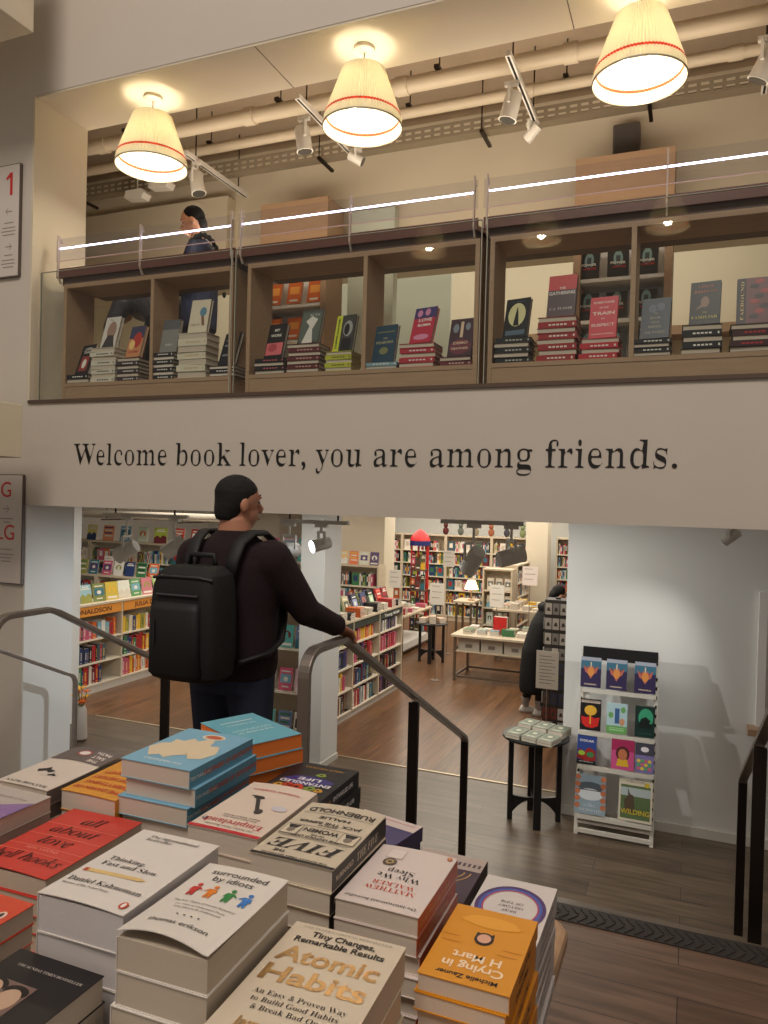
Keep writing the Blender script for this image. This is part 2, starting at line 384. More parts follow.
# handrail stub in brown timber at the far left edge
tag(MB().prism([(0, 0), (.9, -.02), (.92, .04), (0, .06)], .06, 0, 'x').build('timber_rail', [LEDGE], loc=(-3.86, 2.2, .50)), 'dark brown timber rail end at the left edge of the photo', 'rail')

# =====================================================================  BALCONY
def glass_panel(x0, x1, label):
    t = thing('glass_panel', label, 'glass panel', ((x0+x1)/2, 4.05, 2.262), 0, 'glass balustrade panels'); w = (x1-x0)/2
    MB().box(-w, -.006, 0, w, .006, .91).build('pane', GLASS, t)
    b = MB().box(-w-.004, -.006, 0, -w, .006, .91).box(w, -.006, 0, w+.004, .006, .91).box(-w, -.006, .91, w, .006, .913)
    b.build('polished_edge', GEDGE, t)
glass_panel(-4.33, -2.735, 'clear glass balustrade panel at the left end of the balcony')
glass_panel(-2.70, -1.115, 'clear glass balustrade panel in the middle of the balcony')
glass_panel(-1.08, .75, 'clear glass balustrade panel at the right end of the balcony')
def case(x0, x1, mid, label, extra=None):
    t = thing('balcony_bookcase', label, 'bookcase', (x0, 4.15, 2.24), 0, 'open oak bookcases along the balcony'); w = x1-x0; m = mid-x0
    ft = .026
    MB().box(0, 0, 0, ft, .27, .87).build('side_panel', OAK, t); MB().box(w-ft, 0, 0, w, .27, .87).build('side_panel', OAK, t)
    MB().box(m-ft/2, 0, .16, m+ft/2, .27, .84).build('divider', OAK, t)
    MB().box(ft, 0, .84, w-ft, .27, .87).build('top', OAK, t)
    MB().box(ft, 0, .135, w-ft, .27, .16).build('shelf', OAK, t)
    MB().box(ft, .004, 0, w-ft, .02, .135).build('plinth', OAK, t)
case(-4.22, -2.79, -3.435, 'open oak bookcase at the left end of the balcony')
case(-2.68, -1.15, -1.855, 'open oak bookcase in the middle of the balcony')
case(-1.09, .78, -.32, 'open oak bookcase at the right end of the balcony, holding dark thrillers')
def ledge(x0, x1, label):
    t = thing('reading_ledge', label, 'ledge', (x0, 4.15, 3.11), 0, 'sloping ledges on the balcony bookcases'); w = x1-x0
    MB().prism([(.0, .045), (.5, .16), (.5, .185), (.012, .075), (0, .115), (-.016, .11), (-.016, .045)], w, 0, 'x').build('sloping_board', LEDGE, t)
    MB().prism([(.02, 0), (.46, 0), (.46, .15), (.02, .05)], w-.05, 0, 'x', .025).build('support', woodm('ledge_support', (92, 74, 66), (106, 86, 76), (1.5, 12, 12)), t)
    MB().box(0, -.024, .16, w, -.018, .32).build('guard_screen', ACRYL, t)
    MB().box(0, -.0185, .16, w, -.0165, .166).build('lower_guard_edge', mat('pink_lit_edge', (222, 190, 186), .3), t)
    MB().box(.03, -.015, .251, w-.03, -.008, .259).build('led_strip', LEDM, t)
    n = 3
    for i in range(n):
        xx = .02+(w-.04)*i/(n-1)
        MB().prism([(-.03, .06), (-.03, .345), (-.012, .345), (.02, .30), (-.008, .295), (-.008, .05), (.02, .012), (.0, .006)], .008, 0, 'x', xx-.004).build('bracket', mat('acrylic_bracket', (190, 176, 164), .2), t)
ledge(-4.28, -2.775, 'sloping dark wood ledge with lit guard, left end of the balcony')
ledge(-2.745, -1.165, 'sloping dark wood ledge with lit guard, middle of the balcony')
ledge(-1.13, .80, 'sloping dark wood ledge with lit guard, right end of the balcony')

# =====================================================================  PENDANT LAMPS
def pendant(x, y, ztop, label, group, k=1.0, power=10):
    t = thing('pendant_lamp', label, 'lamp', (x, y, ztop), 0, group)
    MB().lathe([(.001, 0), (.065, 0), (.065, -.022), (.055, -.03), (.001, -.03)], seg=24).build('ceiling_rose', mat('rose_enamel', (226, 214, 188), .4), t, smooth=True)
    MB().tube([(0, 0, -.03), (0, 0, -.15)], .004, 8).build('cord', mat('dark_cord', (60, 50, 40), .6), t)
    # pleated shade: open frustum with fine pleats
    n = 160; H = .35; z0 = -.49; vs = []; fs = []
    prof = [(0, .245), (.02, .243), (.06, .234), (.075, .230), (H, .132)]
    for j, (z, r) in enumerate(prof):
        for i in range(n):
            a = 2*math.pi*i/n; rr = r*(1+(.018 if i % 2 else -.018)*(1 if j > 1 else .2)); vs.append((rr*math.cos(a), rr*math.sin(a), z0+z))
    m = MB(); fl = []; ml = []
    for j in range(len(prof)-1):
        for i in range(n):
            i2 = (i+1) % n; fl.append((j*n+i, j*n+i2, (j+1)*n+i2, (j+1)*n+i)); ml.append(1 if j == 2 else 0)
    m.v = vs; m.f = fl; m.m = ml
    s = m.build('shade', [SHADE, SHADER], t)
    s.modifiers.new('sol', 'SOLIDIFY').thickness = .003
    b = MB()
    for i in range(48):
        a = 2*math.pi*i/48; b2 = 2*math.pi*(i+1)/48
        b.bar((.245*math.cos(a), .245*math.sin(a), z0), (.245*math.cos(b2), .245*math.sin(b2), z0), .006, .008)
    b.build('rim', mat('shade_rim', (150, 140, 118), .4), t)
    MB().tube([(.0, 0, -.15), (0, 0, -.22)], .02, 10).build('lamp_holder', WHM, t)
    for i in range(3):
        a = R(120*i+40)
        MB().ell((.09*math.cos(a), .09*math.sin(a), -.30), (.035, .035, .05)).build('bulb', BULB, t, smooth='all')
    MB().bar((-.132, 0, -.145), (.132, 0, -.145), .006, .006).bar((0, -.132, -.145), (0, .132, -.145), .006, .006).build('spider', WHM, t)
    p = point('lamp_light', (x, y, ztop-.41), power, WARM, .05)
    return t
G = 'pleated cream pendant lamps above the balcony'
pendant(-3.565, 4.27, 4.394, 'pleated cream pendant lamp, nearest the left wall of the opening', G)
pendant(-1.945, 4.25, 4.394, 'pleated cream pendant lamp, the middle one of three under the soffit', G)
pendant(-.33, 4.28, 4.394, 'pleated cream pendant lamp at top right, largest of the three', G)
G = 'pleated cream pendant lamps on the visitor side'
for x, l in ((-3.33, 'left'), (-1.85, 'centre'), (-.36, 'right')):
    pendant(x, -1.42, 5.42, 'pleated cream pendant lamp mirrored small in the balustrade glass, %s one' % l, G, power=12)

# =====================================================================  UPPER ROOM SERVICES
def pipe(y, z, r, label, joints):
    t = thing('ceiling_pipe', label, 'pipe', (0, y, z), 0, 'painted service pipes')
    MB().tube([(-8.8, 0, 0), (3.4, 0, 0)], r, 16).build('pipe_run', PIPE, t, smooth=True)
    for x in joints:
        MB().tube([(x-.05, 0, 0), (x+.05, 0, 0)], r*1.18, 16).build('collar', PIPE, t, smooth=True)
        MB().tube([(x+.3, 0, 0), (x+.3, 0, 5.25-z)], .006, 6).build('hanger_rod', DARKUNLIT, t)
        MB().box(x+.28, -r*1.2, r*.8, x+.32, r*1.2, r*1.25).build('hanger_clamp', DARKUNLIT, t)
pipe(5.55, 4.88, .062, 'thick painted service pipe under the upper ceiling, nearest the lamps', (-5.2, -3.6, -2.2, -.9, .6))
pipe(5.98, 4.90, .045, 'thinner painted service pipe behind the thick one, upper ceiling', (-4.6, -2.6, -1.3, .2))
pipe(5.2, 5.02, .04, 'slim painted pipe high under the upper ceiling, partly behind the soffit', (-4.1, -1.9, .4))
t = thing('cable_tray', 'perforated grey cable tray hung below the upper ceiling', 'cable tray', (0, 6.45, 4.86))
GALV = mat('galvanised_steel', (150, 138, 118), .5, .3)
b = MB()
for zz in (-.05, 0, .05): b.box(-8.8, -.16, zz-.012, 3.4, -.152, zz+.012)
b.box(-8.8, -.155, -.06, 3.4, -.05, -.054); x = -8.7
while x < 3.3: b.box(x, -.158, -.06, x+.03, -.15, .06); x += .09
b.build('tray', GALV, t)
b = MB()
for k in range(3): b.tube([(-8.8, -.12+.035*k, -.04+.012*(k % 2)), (3.4, -.12+.035*k, -.035+.012*((k+1) % 2))], .014, 6)
b.build('cables', mat('dark_cables', (58, 46, 40), .6), t)
for x in (-6.2, -3.3, -1.75, -.4, .9):
    MB().box(x-.015, -.2, -.085, x+.015, .1, -.062).tube([(x, -.19, -.08), (x, -.19, .38)], .006, 6).build('tray_bracket', DARKUNLIT, t)
t = thing('wall_speaker', 'square grey loudspeaker on the upper bulkhead wall', 'speaker', (-.61, 6.79, 4.72))
MB().box(-.11, -.06, -.17, .11, .06, .17).build('cabinet', mat('speaker_grey', (98, 90, 84), .6), t, bevel=.01)
MB().box(-.095, -.064, -.155, .095, -.06, .155).build('grille', mat('speaker_grille', (80, 74, 70), .8, noise=.2, nscale=200), t)

def track_spot(x, y, z, aim, label, group, s=1.0, rod=None, lit=0, ztop=None, m=None):
    """can spotlight on a yoke; aim = direction the mouth faces"""
    m = m or GREYM; ztop = ztop or (z+.2)
    t = thing('track_spotlight', label, 'spotlight', (x, y, ztop), 0, group)
    zc = z-ztop; a = Vector(aim).normalized(); c = Vector((0, 0, zc)); r = .055*s; h = .085*s
    MB().tube([c-a*h, c-a*h*.9, c+a*h*.8, c+a*h], [r*.82, r*.95, r, r*1.06], 20).build('lamp_head', m, t, smooth=True)
    MB().tube([c+a*h, c+a*(h+.004)], [r*.92, r*.92], 20).build('lens', mat('lit_lens', (238, 244, 255), .3, emit=14) if lit else mat('dark_lens', (60, 60, 58), .2), t)
    side = a.cross(Vector((0, 0, 1))).normalized()
    b = MB()
    for sg in (-1, 1): b.bar(c+side*sg*(r+.008), c+side*sg*(r+.008)+Vector((0, 0, r*1.9)), .012, .02, up=a)
    b.bar(c-side*(r+.01)+Vector((0, 0, r*1.9)), c+side*(r+.01)+Vector((0, 0, r*1.9)), .012, .02)
    b.build('yoke', m, t); MB().tube([c+Vector((0, 0, r*1.9)), (0, 0, 0)], .01, 8).build('stem', m, t)
    MB().box(-.05, -.018, -.03, .05, .018, 0).build('adapter', m, t); return t
def track(x0, x1, y, z, label, m=None, rods=None, dz=.1, dy=0):
    t = thing('light_track', label, 'light track', ((x0+x1)/2, y, z), 0, 'lighting tracks'); w = (x1-x0)/2
    MB().bar((-w, -dy, 0), (w, dy, 0), .036, .03).build('rail', m or GREYM, t)
    for s in (-.7, .7): MB().tube([(w*s, dy*s, .015), (w*s, dy*s, dz)], .008, 8).build('hanger', DARKUNLIT, t)
# upper tracks hang skewed across the room
UL = 'spotlights under the upper ceiling'
def ytrack(x, y0, y1, z, label):
    t = thing('light_track', label, 'light track', (x, y0, z), 0, 'lighting tracks')
    MB().box(-.02, 0, -.02, .02, y1-y0, .02).build('rail', WHM, t)
    MB().box(-.008, .01, -.0215, .008, y1-y0-.01, -.02).build('contact_slot', BLACK, t)
    for yy in (.15, y1-y0-.15): MB().tube([(0, yy, .02), (0, yy, 5.25-z)], .006, 8).build('hanger', DARKUNLIT, t)
ytrack(-2.89, 5.10, 6.14, 4.70, 'short white lighting track seen beside the middle pendant')
ytrack(-1.255, 5.10, 6.14, 4.70, 'short white lighting track between middle and right pendants')
ytrack(-4.30, 5.6, 6.6, 4.70, 'short white lighting track just right of the left pendant')
ytrack(.40, 5.2, 6.2, 4.70, 'short white lighting track at the right edge of the photo')
track_spot(-2.97, 5.36, 4.50, (.12, .1, -1), 'white can spotlight left of the middle pendant', UL, 1.15, ztop=4.68, m=WHM)
track_spot(-2.80, 6.0, 4.60, (.9, .3, -.5), 'small white spotlight half hidden by the middle pendant', UL, .8, ztop=4.68, m=WHM)
track_spot(-1.30, 5.42, 4.50, (-.25, .0, -1), 'white can spotlight between the middle and right pendants', UL, 1.15, ztop=4.68, m=WHM)
track_spot(-1.27, 6.05, 4.60, (-.7, .3, -.5), 'small white spotlight at the far end of the right track', UL, .8, ztop=4.68, m=WHM)
track_spot(-4.28, 5.75, 4.48, (.25, .0, -1), 'white can spotlight just right of the left pendant', UL, 1.15, ztop=4.68, m=WHM)
track_spot(.36, 5.45, 4.50, (-.5, .2, -1), 'white can spotlight cut by the right edge of the photo', UL, 1.2, ztop=4.68, m=WHM)
for x, y, z, l in ((-5.35, 6.2, 4.68, 'left of the left pendant'), (-5.05, 6.2, 4.75, 'near the left pendant')):
    t = thing('sensor_box', 'small white box fitting on the tray, %s' % l, 'ceiling fitting', (x, y, z))
    MB().prism([(-.12, -.03), (.1, -.05), (.13, 0), (.1, .045), (-.1, .045)], .12, 0, 'y', -.06).tube([(0, 0, .055), (0, 0, 5.25-z)], .008, 6).build('housing', WHM, t)
# lower tracks under the balcony soffit
LL = 'grey spotlights on the tracks under the balcony'
track(-3.02, -2.42, 5.22, 1.44, 'grey lighting track under the balcony right of the man', dz=.12)
track(-1.68, -1.08, 5.22, 1.48, 'grey lighting track under the balcony in the middle doorway', dz=.08)
track(-4.8, -3.9, 5.22, 1.44, 'grey lighting track under the balcony left of the man', dz=.12)
track_spot(-2.92, 5.2, 1.22, (.15, .9, -.15), 'unlit grey spotlight close by the shoulder of the man', LL, 1.0, ztop=1.43)
track_spot(-2.64, 5.2, 1.27, (-.62, -.75, -.25), 'lit spotlight right of the man, its bulb glowing white', LL, .9, ztop=1.43, lit=1)
track_spot(-1.43, 5.2, 1.21, (-.55, .5, -.75), 'large grey spotlight hanging left in the middle doorway', LL, 1.15, ztop=1.47, m=mat('gunmetal', (224, 220, 210), .55))
track_spot(-1.16, 5.2, 1.25, (.75, .55, .25), 'large grey spotlight hanging right in the middle doorway', LL, 1.1, ztop=1.47, m=mat('gunmetal', (224, 220, 210), .55))
track_spot(-4.52, 5.2, 1.13, (-.8, -.2, -.5), 'grey spotlight left of the man, tilted down to the left', LL, 1.2, ztop=1.43)
track_spot(-4.02, 5.2, 1.18, (.6, .5, .55), 'grey spotlight beside the left shoulder of the man', LL, 1.2, ztop=1.43)
track_spot(.26, 5.8, 1.43, (-.6, .3, -.5), 'small dark spotlight high on the right white wall', LL, .7, ztop=1.55)

# =====================================================================  WALL LETTERING AND SIGNS
INK = mat('black_lettering', (14, 12, 12), .6); RED = mat('red_print', (206, 38, 40), .5)
root = thing('wall_lettering', 'black serif greeting to book lovers across the balcony band', 'lettering', (-3.95, 3.998, 1.81))
TXT = 'Welcome book lover, you are among friends.'
vs_, fs_ = text2d(TXT, 'serif', .0); X0 = min(v[0] for v in vs_); X1 = max(v[0] for v in vs_); K = 3.875/(X1-X0)
def advance(pref):   # x position of the next glyph after this prefix
    a, _ = text2d(pref+'|', 'serif'); b, _ = text2d('|', 'serif')
    return max(v[0] for v in a)-max(v[0] for v in b)
for i, ch in enumerate(TXT):
    if ch == ' ': continue
    vs, fs = text2d(ch, 'serif', 0 if ch in ',.' else .033)
    ox = advance(TXT[:i]) if i else 0
    m = MB(); m.add([((vx+ox-X0)*K, -.0015, vy*K*1.03) for vx, vy in vs], fs)
    m.build('letter', INK, root)
def wall_sign(name, label, x1, z0, z1, lines):
    t = thing(name, label, 'sign', (x1-.62, 3.985, z0), 0, 'floor directory signs'); w = .62; h = z1-z0
    MB().box(0, -.012, 0, w, .012, h).build('sign_board', mat('sign_white', (214, 205, 196), .5), t, bevel=.003)
    b = MB().box(-.004, -.008, -.006, w+.004, .013, 0).box(-.004, -.008, h, w+.004, .013, h+.006).box(w, -.008, 0, w+.008, .013, h)
    b.build('sign_frame', mat('sign_frame_grey', (96, 84, 76), .5), t)
    m = MB(Matrix(((1, 0, 0, 0), (0, 0, 1, -.0135), (0, 1, 0, 0), (0, 0, 0, 1))))
    for kind, s, x, z, sz in lines:
        if kind == 'r': put(m, s, x, z, 0, sz, m=0)
        elif kind == 'o':
            m.box(x-.012, z, 0, x+.012, z+sz, .0003, 0); m.poly([(x-.012, z+sz, 0), (x-.05, z+sz-.035, 0), (x-.042, z+sz-.052, 0), (x-.01, z+sz-.03, 0)], 0)
        elif kind == 'g': put(m, s, x, z, 0, sz, m=1)
        elif kind == 'a':   # arrow
            d = s; m.box(x-.03, z-.002, 0, x+.03, z+.002, .0003, 1)
            for k in (-1, 1): m.poly([(x+d*.03, z-.001, 0), (x+d*.03, z+.003, 0), (x+d*.008, z+k*.024+.002, 0), (x+d*.008, z+k*.024-.002, 0)][::(1 if d*k > 0 else -1)], 1)
        elif kind == 'l': m.box(x-sz/2, z-.003, 0, x+sz/2, z+.003, .0003, 2)
    m.build('sign_print', [RED, mat('grey_print', (104, 98, 92), .6), mat('pale_print', (150, 140, 132), .6)], t)
wall_sign('directory_sign', 'white floor sign with a red 1 on the upper left wall', -4.48, 3.15, 3.94,
          [('o', '1', .548, .575, .16), ('a', -1, .53, .46, 0), ('l', '', .53, .38, .09), ('l', '', .53, .345, .12), ('l', '', .53, .32, .14), ('l', '', .53, .295, .12), ('a', 1, .53, .21, 0), ('l', '', .53, .15, .08), ('l', '', .53, .115, .12), ('l', '', .53, .09, .13), ('l', '', .53, .065, .1)])
wall_sign('directory_sign', 'white floor sign with red G and LG beside the greeting', -4.394, .96, 1.73,
          [('r', 'G', .47, .615, .155), ('a', 1, .47, .53, 0), ('l', '', .48, .46, .13), ('l', '', .48, .435, .06), ('r', 'LG', .47, .31, .155), ('l', '', .48, .24, .12), ('l', '', .48, .205, .15), ('l', '', .48, .18, .11), ('l', '', .48, .155, .09)])

# =====================================================================  BOOKS
BM = {}
def cm(c, rough=.42): return mat('cover_%02x%02x%02x' % tuple(int(v) for v in c), tuple(c), rough)
def book_mesh(w, h, t, cover, page=PAGE, acc=(230, 225, 215), hard=False, spine=True, art=0, artc=None):
    """lying flat, front cover up, text up = +y, spine at -x"""
    key = (round(w, 3), round(h, 3), round(t, 3), cover, page.name, acc, hard, spine, art, artc)
    if key in BM: return BM[key]
    c = .003 if hard else .0014; i = .004 if hard else .0015; b = MB(); x = w/2; y = h/2
    b.add([(-x, -y, 0), (x, -y, 0), (x, -y, c), (-x+c, -y, c), (-x+c, -y, t-c), (x, -y, t-c), (x, -y, t), (-x, -y, t)]+
          [(-x, y, 0), (x, y, 0), (x, y, c), (-x+c, y, c), (-x+c, y, t-c), (x, y, t-c), (x, y, t), (-x, y, t)],
          [(0, 1, 2, 3), (0, 3, 4, 7), (4, 5, 6, 7), (11, 10, 9, 8), (15, 12, 11, 8), (15, 14, 13, 12)]+
          [(k, k+8, (k+1) % 8+8, (k+1) % 8) for k in range(8)], 0)
    b.box(-x+c+.0002, -y+i, c, x-i, y-i, t-c, 1)
    if spine:   # title panel on the spine
        e = -x-.0003
        for k in range(5): b.poly([(e, y*(-.5+.2*k), t*.36), (e, y*(-.5+.2*k), t*.64), (e, y*(-.36+.2*k), t*.64), (e, y*(-.36+.2*k), t*.36)], 2)
        b.poly([(e, -y*.88, t*.3), (e, -y*.88, t*.7), (e, -y*.8, t*.7), (e, -y*.8, t*.3)], 2)
    z = t+.0004; A = 3
    if art == 1:    # portrait panel with a rounded figure
        b.poly([(-x*.8, -y*.35, z), (x*.8, -y*.35, z), (x*.8, y*.45, z), (-x*.8, y*.45, z)], 3)
        b.disc(0, 0, z+.0003, x*.35, y*.22, 2); b.box(-x*.7, y*.62, z, x*.7, y*.75, z+.0003, 2); b.box(-x*.5, -y*.75, z, x*.5, -y*.62, z+.0003, 2)
    elif art == 2:  # big disc over a band
        b.disc(0, y*.1, z, x*.62, y*.38, 3); b.poly([(-x*.3, -y*.2, z+.0003), (x*.35, -y*.3, z+.0003), (x*.12, y*.36, z+.0003), (-x*.15, y*.3, z+.0003)], 0)
        b.box(-x*.8, -y*.85, z, x*.8, -y*.62, z+.0003, 2)
    elif art == 3:  # hills and title
        b.poly([(-x, -y, z), (x, -y, z), (x, -y*.2, z), (x*.4, y*.05, z), (0, -y*.3, z), (-x*.5, y*.0, z), (-x, -y*.35, z)], 3)
        b.box(-x*.75, y*.45, z, x*.75, y*.6, z+.0003, 2); b.box(-x*.55, y*.68, z, x*.55, y*.8, z+.0003, 2)
    elif art == 4:  # stacked title bars
        for k in range(4): b.box(-x*(.8-.12*(k % 2)), y*(.62-.36*k), z, x*(.8-.1*(k % 3)), y*(.80-.36*k), z+.0003, 2 if k % 2 else 3)
    me = b.mesh('book', [cm(cover), page, cm(acc), cm(artc or acc)])
    BM[key] = me; return me
def omat(n, mode, lean=0, twist=0):
    """orientation: n horizontal facing direction (yaw degrees). face = cover out, spine = spine out standing, flat = lying with spine towards n"""
    N = Vector((math.cos(R(n)), math.sin(R(n)), 0)); up = Vector((0, 0, 1))
    if mode == 'face': x = up.cross(N); a = R(lean); y = up*math.cos(a)-N*math.sin(a); z = N*math.cos(a)+up*math.sin(a)
    elif mode == 'spine':
        x = -N; y = up; z = x.cross(y)
        if lean: q = Matrix.Rotation(R(lean), 3, N); x, y, z = q@x, q@y, q@z
    elif mode == 'flat': x = -N; z = up; y = z.cross(x)
    return Matrix((x, y, z)).transposed()
def book(me, loc, rot, name='book', label=None, cat='book', group=None):
    o = D.objects.new(name, me); COL.objects.link(o)
    m = rot.to_4x4(); m.translation = Vector(loc); o.matrix_world = m
    return tag(o, label, cat, group)

# =====================================================================  FRONT TABLE
TZ = .72
t = thing('display_table', 'oak display table with rounded edges under the paperback piles in front', 'table', (-1.2, 1.13, 0))
top = MB().prism([(-1.0, -.9), (.985, -.9), (.985, .47), (.965, .505), (.93, .515), (-1.0, .515)], .045, 0, 'z', TZ-.045).build('tabletop', TABW, t, bevel=.012)
MB().box(-.9, -.8, TZ-.12, .88, .42, TZ-.045).build('apron', TABW, t)
for sx in (-.86, .84):
    for sy in (-.76, .38): MB().prism([(-.03, -.03), (.03, -.03), (.03, .03), (-.03, .03)], TZ-.045, 0, 'z').build('leg', TABW, t, loc=(sx, sy, 0), bevel=.005)

BLK = (24, 22, 24)
def stack(name_label, cat, cx, cy, zt, w, h, tt, cov, spine, prn=None, mats=None, rot=0, page=PAGE, curl=0, base=TZ, acc=(240, 236, 226), spt=None, group=None, jit=.004, maxn=9, backcol=None):
    n = max(1, round((zt-base)/tt)); th = (zt-base)/n
    cov = tuple(int(v*.96) for v in cov); spine = tuple(int(v*.96) for v in spine)
    grp = group or 'pile of '+name_label
    x, y = w/2, h/2
    def dz(px, py):     # how far a lifted or bowed cover rises
        if not curl: return 0
        u = (px+x)/w; v = (y-py)/h
        return curl*(v*v*(.35+.65*max(0, 1-(2*u-.9)**2))+.12*math.sin(math.pi*u))
    c = .0012; gn = 18 if curl else 1
    def wrap(b, top=True):
        b.box(-x, -y, 0, x, y, c, 0); b.box(-x, -y, c, -x+c, y, th-c, 1)
        if top:
            vs = []; fs = []
            for j in range(gn+1):
                for i in range(gn+1):
                    px, py = -x+w*i/gn, -y+h*j/gn; d = dz(px, py)
                    vs += [(px, py, th-c+d), (px, py, th+d)]
            for j in range(gn):
                for i in range(gn):
                    a = 2*(j*(gn+1)+i); b_ = a+2; cc = a+2*(gn+1)+2; d_ = a+2*(gn+1)
                    fs += [(a+1, b_+1, cc+1, d_+1), (a, d_, cc, b_)]
            for i in range(gn):
                a = 2*i; fs.append((a, a+2, a+3, a+1)); a = 2*(gn*(gn+1)+i); fs.append((a, a+1, a+3, a+2))
                a = 2*(i*(gn+1)); b_ = a+2*(gn+1); fs.append((a, a+1, b_+1, b_)); a += 2*gn; b_ += 2*gn; fs.append((a, b_, b_+1, a+1))
            b.add(vs, fs, 0)
    topm = MB(); wrap(topm); C1 = cm(cov); C2 = cm(spine)
    me_top = topm.mesh('paperback', [C1, C2])
    c_, curl_ = curl, 0
    pm = MB().box(-x+c, -y+.0015, c, x-.0012, y-.0015, th-c); me_pg = pm.mesh('page_block', page)
    saved = curl; curl = 0; gn = 1
    bm_ = MB(); wrap(bm_); me_low = bm_.mesh('paperback', [C1, C2]); curl = saved
    sp = None
    if spt:
        s = MB(Matrix(((0, 0, -1, -x-.0006), (-1, 0, 0, 0), (0, 1, 0, th/2), (0, 0, 0, 1))))
        for (txt, u, sz, st, mi) in spt: put(s, txt, u*h, -sz*.36, 0, sz, st, mi)
        sp = s.mesh('spine_print', mats)
    for i in range(n):
        is_top = i == n-1
        jx = 0 if is_top else random.uniform(-jit, jit); jy = 0 if is_top else random.uniform(-jit, jit)
        lab = name_label+(', topmost' if is_top else ', %s from top' % ORD[n-1-i])
        o = D.objects.new('paperback_book', me_top if is_top else me_low); COL.objects.link(o)
        o.location = (cx+jx, cy+jy, base+th*i+.0001*i); o.rotation_euler[2] = R(rot+(0 if is_top else random.uniform(-1.2, 1.2)))
        tag(o, lab, 'book', grp)
        p = D.objects.new('page_block', me_pg); COL.objects.link(p); p.parent = o
        if sp: q = D.objects.new('spine_print', sp); COL.objects.link(q); q.parent = o
        if is_top and prn:
            m = MB(); prn(m, w, h)
            m.v = [(a, b, th+(.0011 if curl else .0005)+z+dz(a, b)) for a, b, z in m.v]
            m.build('cover_print', mats, o)
def P(r, g, b, rough=.45, **k): return mat('ink_%02x%02x%02x' % (r, g, b), (r, g, b), rough, **k)
def rect(m, x0, y0, x1, y1, z, mi, nx=8, ny=3):
    for i in range(nx):
        for j in range(ny):
            a, b, c, d = x0+(x1-x0)*i/nx, y0+(y1-y0)*j/ny, x0+(x1-x0)*(i+1)/nx, y0+(y1-y0)*(j+1)/ny
            m.poly([(a, b, z), (c, b, z), (c, d, z), (a, d, z)], mi)
def blob(m, pts, z, mi): m.poly([(a, b, z) for a, b in pts], mi)
def fan(m, pts, z, mi):
    cx = sum(p[0] for p in pts)/len(pts); cy = sum(p[1] for p in pts)/len(pts)
    n = len(pts); m.add([(cx, cy, z)]+[(a, b, z) for a, b in pts], [(0, i+1, (i+1) % n+1) for i in range(n)], mi)

INKB = P(34, 30, 32); INKR = P(190, 42, 40); INKW = P(236, 230, 224); GOLD = mat('gold_foil', (206, 166, 112), .28, .75)
INKO = P(224, 120, 48)

def penguin_mark(m, x, y, s, mi_o, mi_b, z=.0002):
    m.disc(x, y, z, s, s*1.35, mi_o, 16); m.disc(x, y, z+.0002, s*.45, s*.95, mi_b, 12)
def p_tfs(m, w, h):
    put(m, 'The international', -.3*w, .40*h, 0, .0115, 'serif', 0, 'l'); put(m, 'bestseller', -.3*w, .355*h, 0, .0115, 'serif', 0, 'l')
    put(m, 'Thinking,', -.36*w, .02*h, 0, .0155, 'serif', 0, 'l'); put(m, 'Fast and Slow', -.36*w, -.055*h, 0, .0155, 'serif', 0, 'l')
    # pencil
    m.poly([(-.38*w, -.17*h, 0), (.22*w, -.155*h, 0), (.3*w, -.135*h, 0), (.22*w, -.115*h, 0), (-.38*w, -.13*h, 0)], 1)
    m.poly([(-.43*w, -.172*h, 0), (-.38*w, -.17*h, 0), (-.38*w, -.13*h, 0), (-.43*w, -.132*h, 0)], 2)
    put(m, 'Daniel Kahneman', -.44*w, -.30*h, 0, .0155, 'serif', 0, 'l'); put(m, 'Winner of the Nobel Prize', -.44*w, -.35*h, 0, .007, 'serif', 0, 'l')
    penguin_mark(m, .40*w, -.42*h, .006, 2, 3)
stack('thick white paperback with a pencil drawn on its cover', 'book', -.721, .861, 1.07, .141, .216, .05, (226, 218, 212), (226, 218, 212), p_tfs,
      [INKB, P(214, 182, 120), P(188, 70, 40), INKW], 1.2, curl=.004, page=mat('white_page_edges', (206, 200, 200), .8, noise=.03, nscale=400, stretch=(.01, .01, 6)))
def person_shape(m, x, y, s, mi, pose=0):
    m.disc(x, y+s*.88, .0003, s*.10, s*.12, mi, 12)
    blob(m, [(x-s*.17, y+s*.70), (x+s*.17, y+s*.70), (x+s*.13, y+s*.32), (x-s*.12, y+s*.32)], .0002, mi)
    blob(m, [(x-s*.12, y+s*.33), (x+s*.0, y+s*.33), (x-s*.02, y), (x-s*.12, y)], .00025, mi)
    blob(m, [(x+s*.0, y+s*.33), (x+s*.13, y+s*.33), (x+s*.16, y+.02*s), (x+s*.06, y)], .0003, mi)
    d = -1 if pose else 1
    blob(m, [(x+d*s*.15, y+s*.70), (x+d*s*.33, y+s*.5), (x+d*s*.29, y+s*.46), (x+d*s*.12, y+s*.6)], .0004, mi)
    blob(m, [(x-d*s*.15, y+s*.70), (x-d*s*.22, y+s*.4), (x-d*s*.17, y+s*.38), (x-d*s*.1, y+s*.6)], .0004, mi)
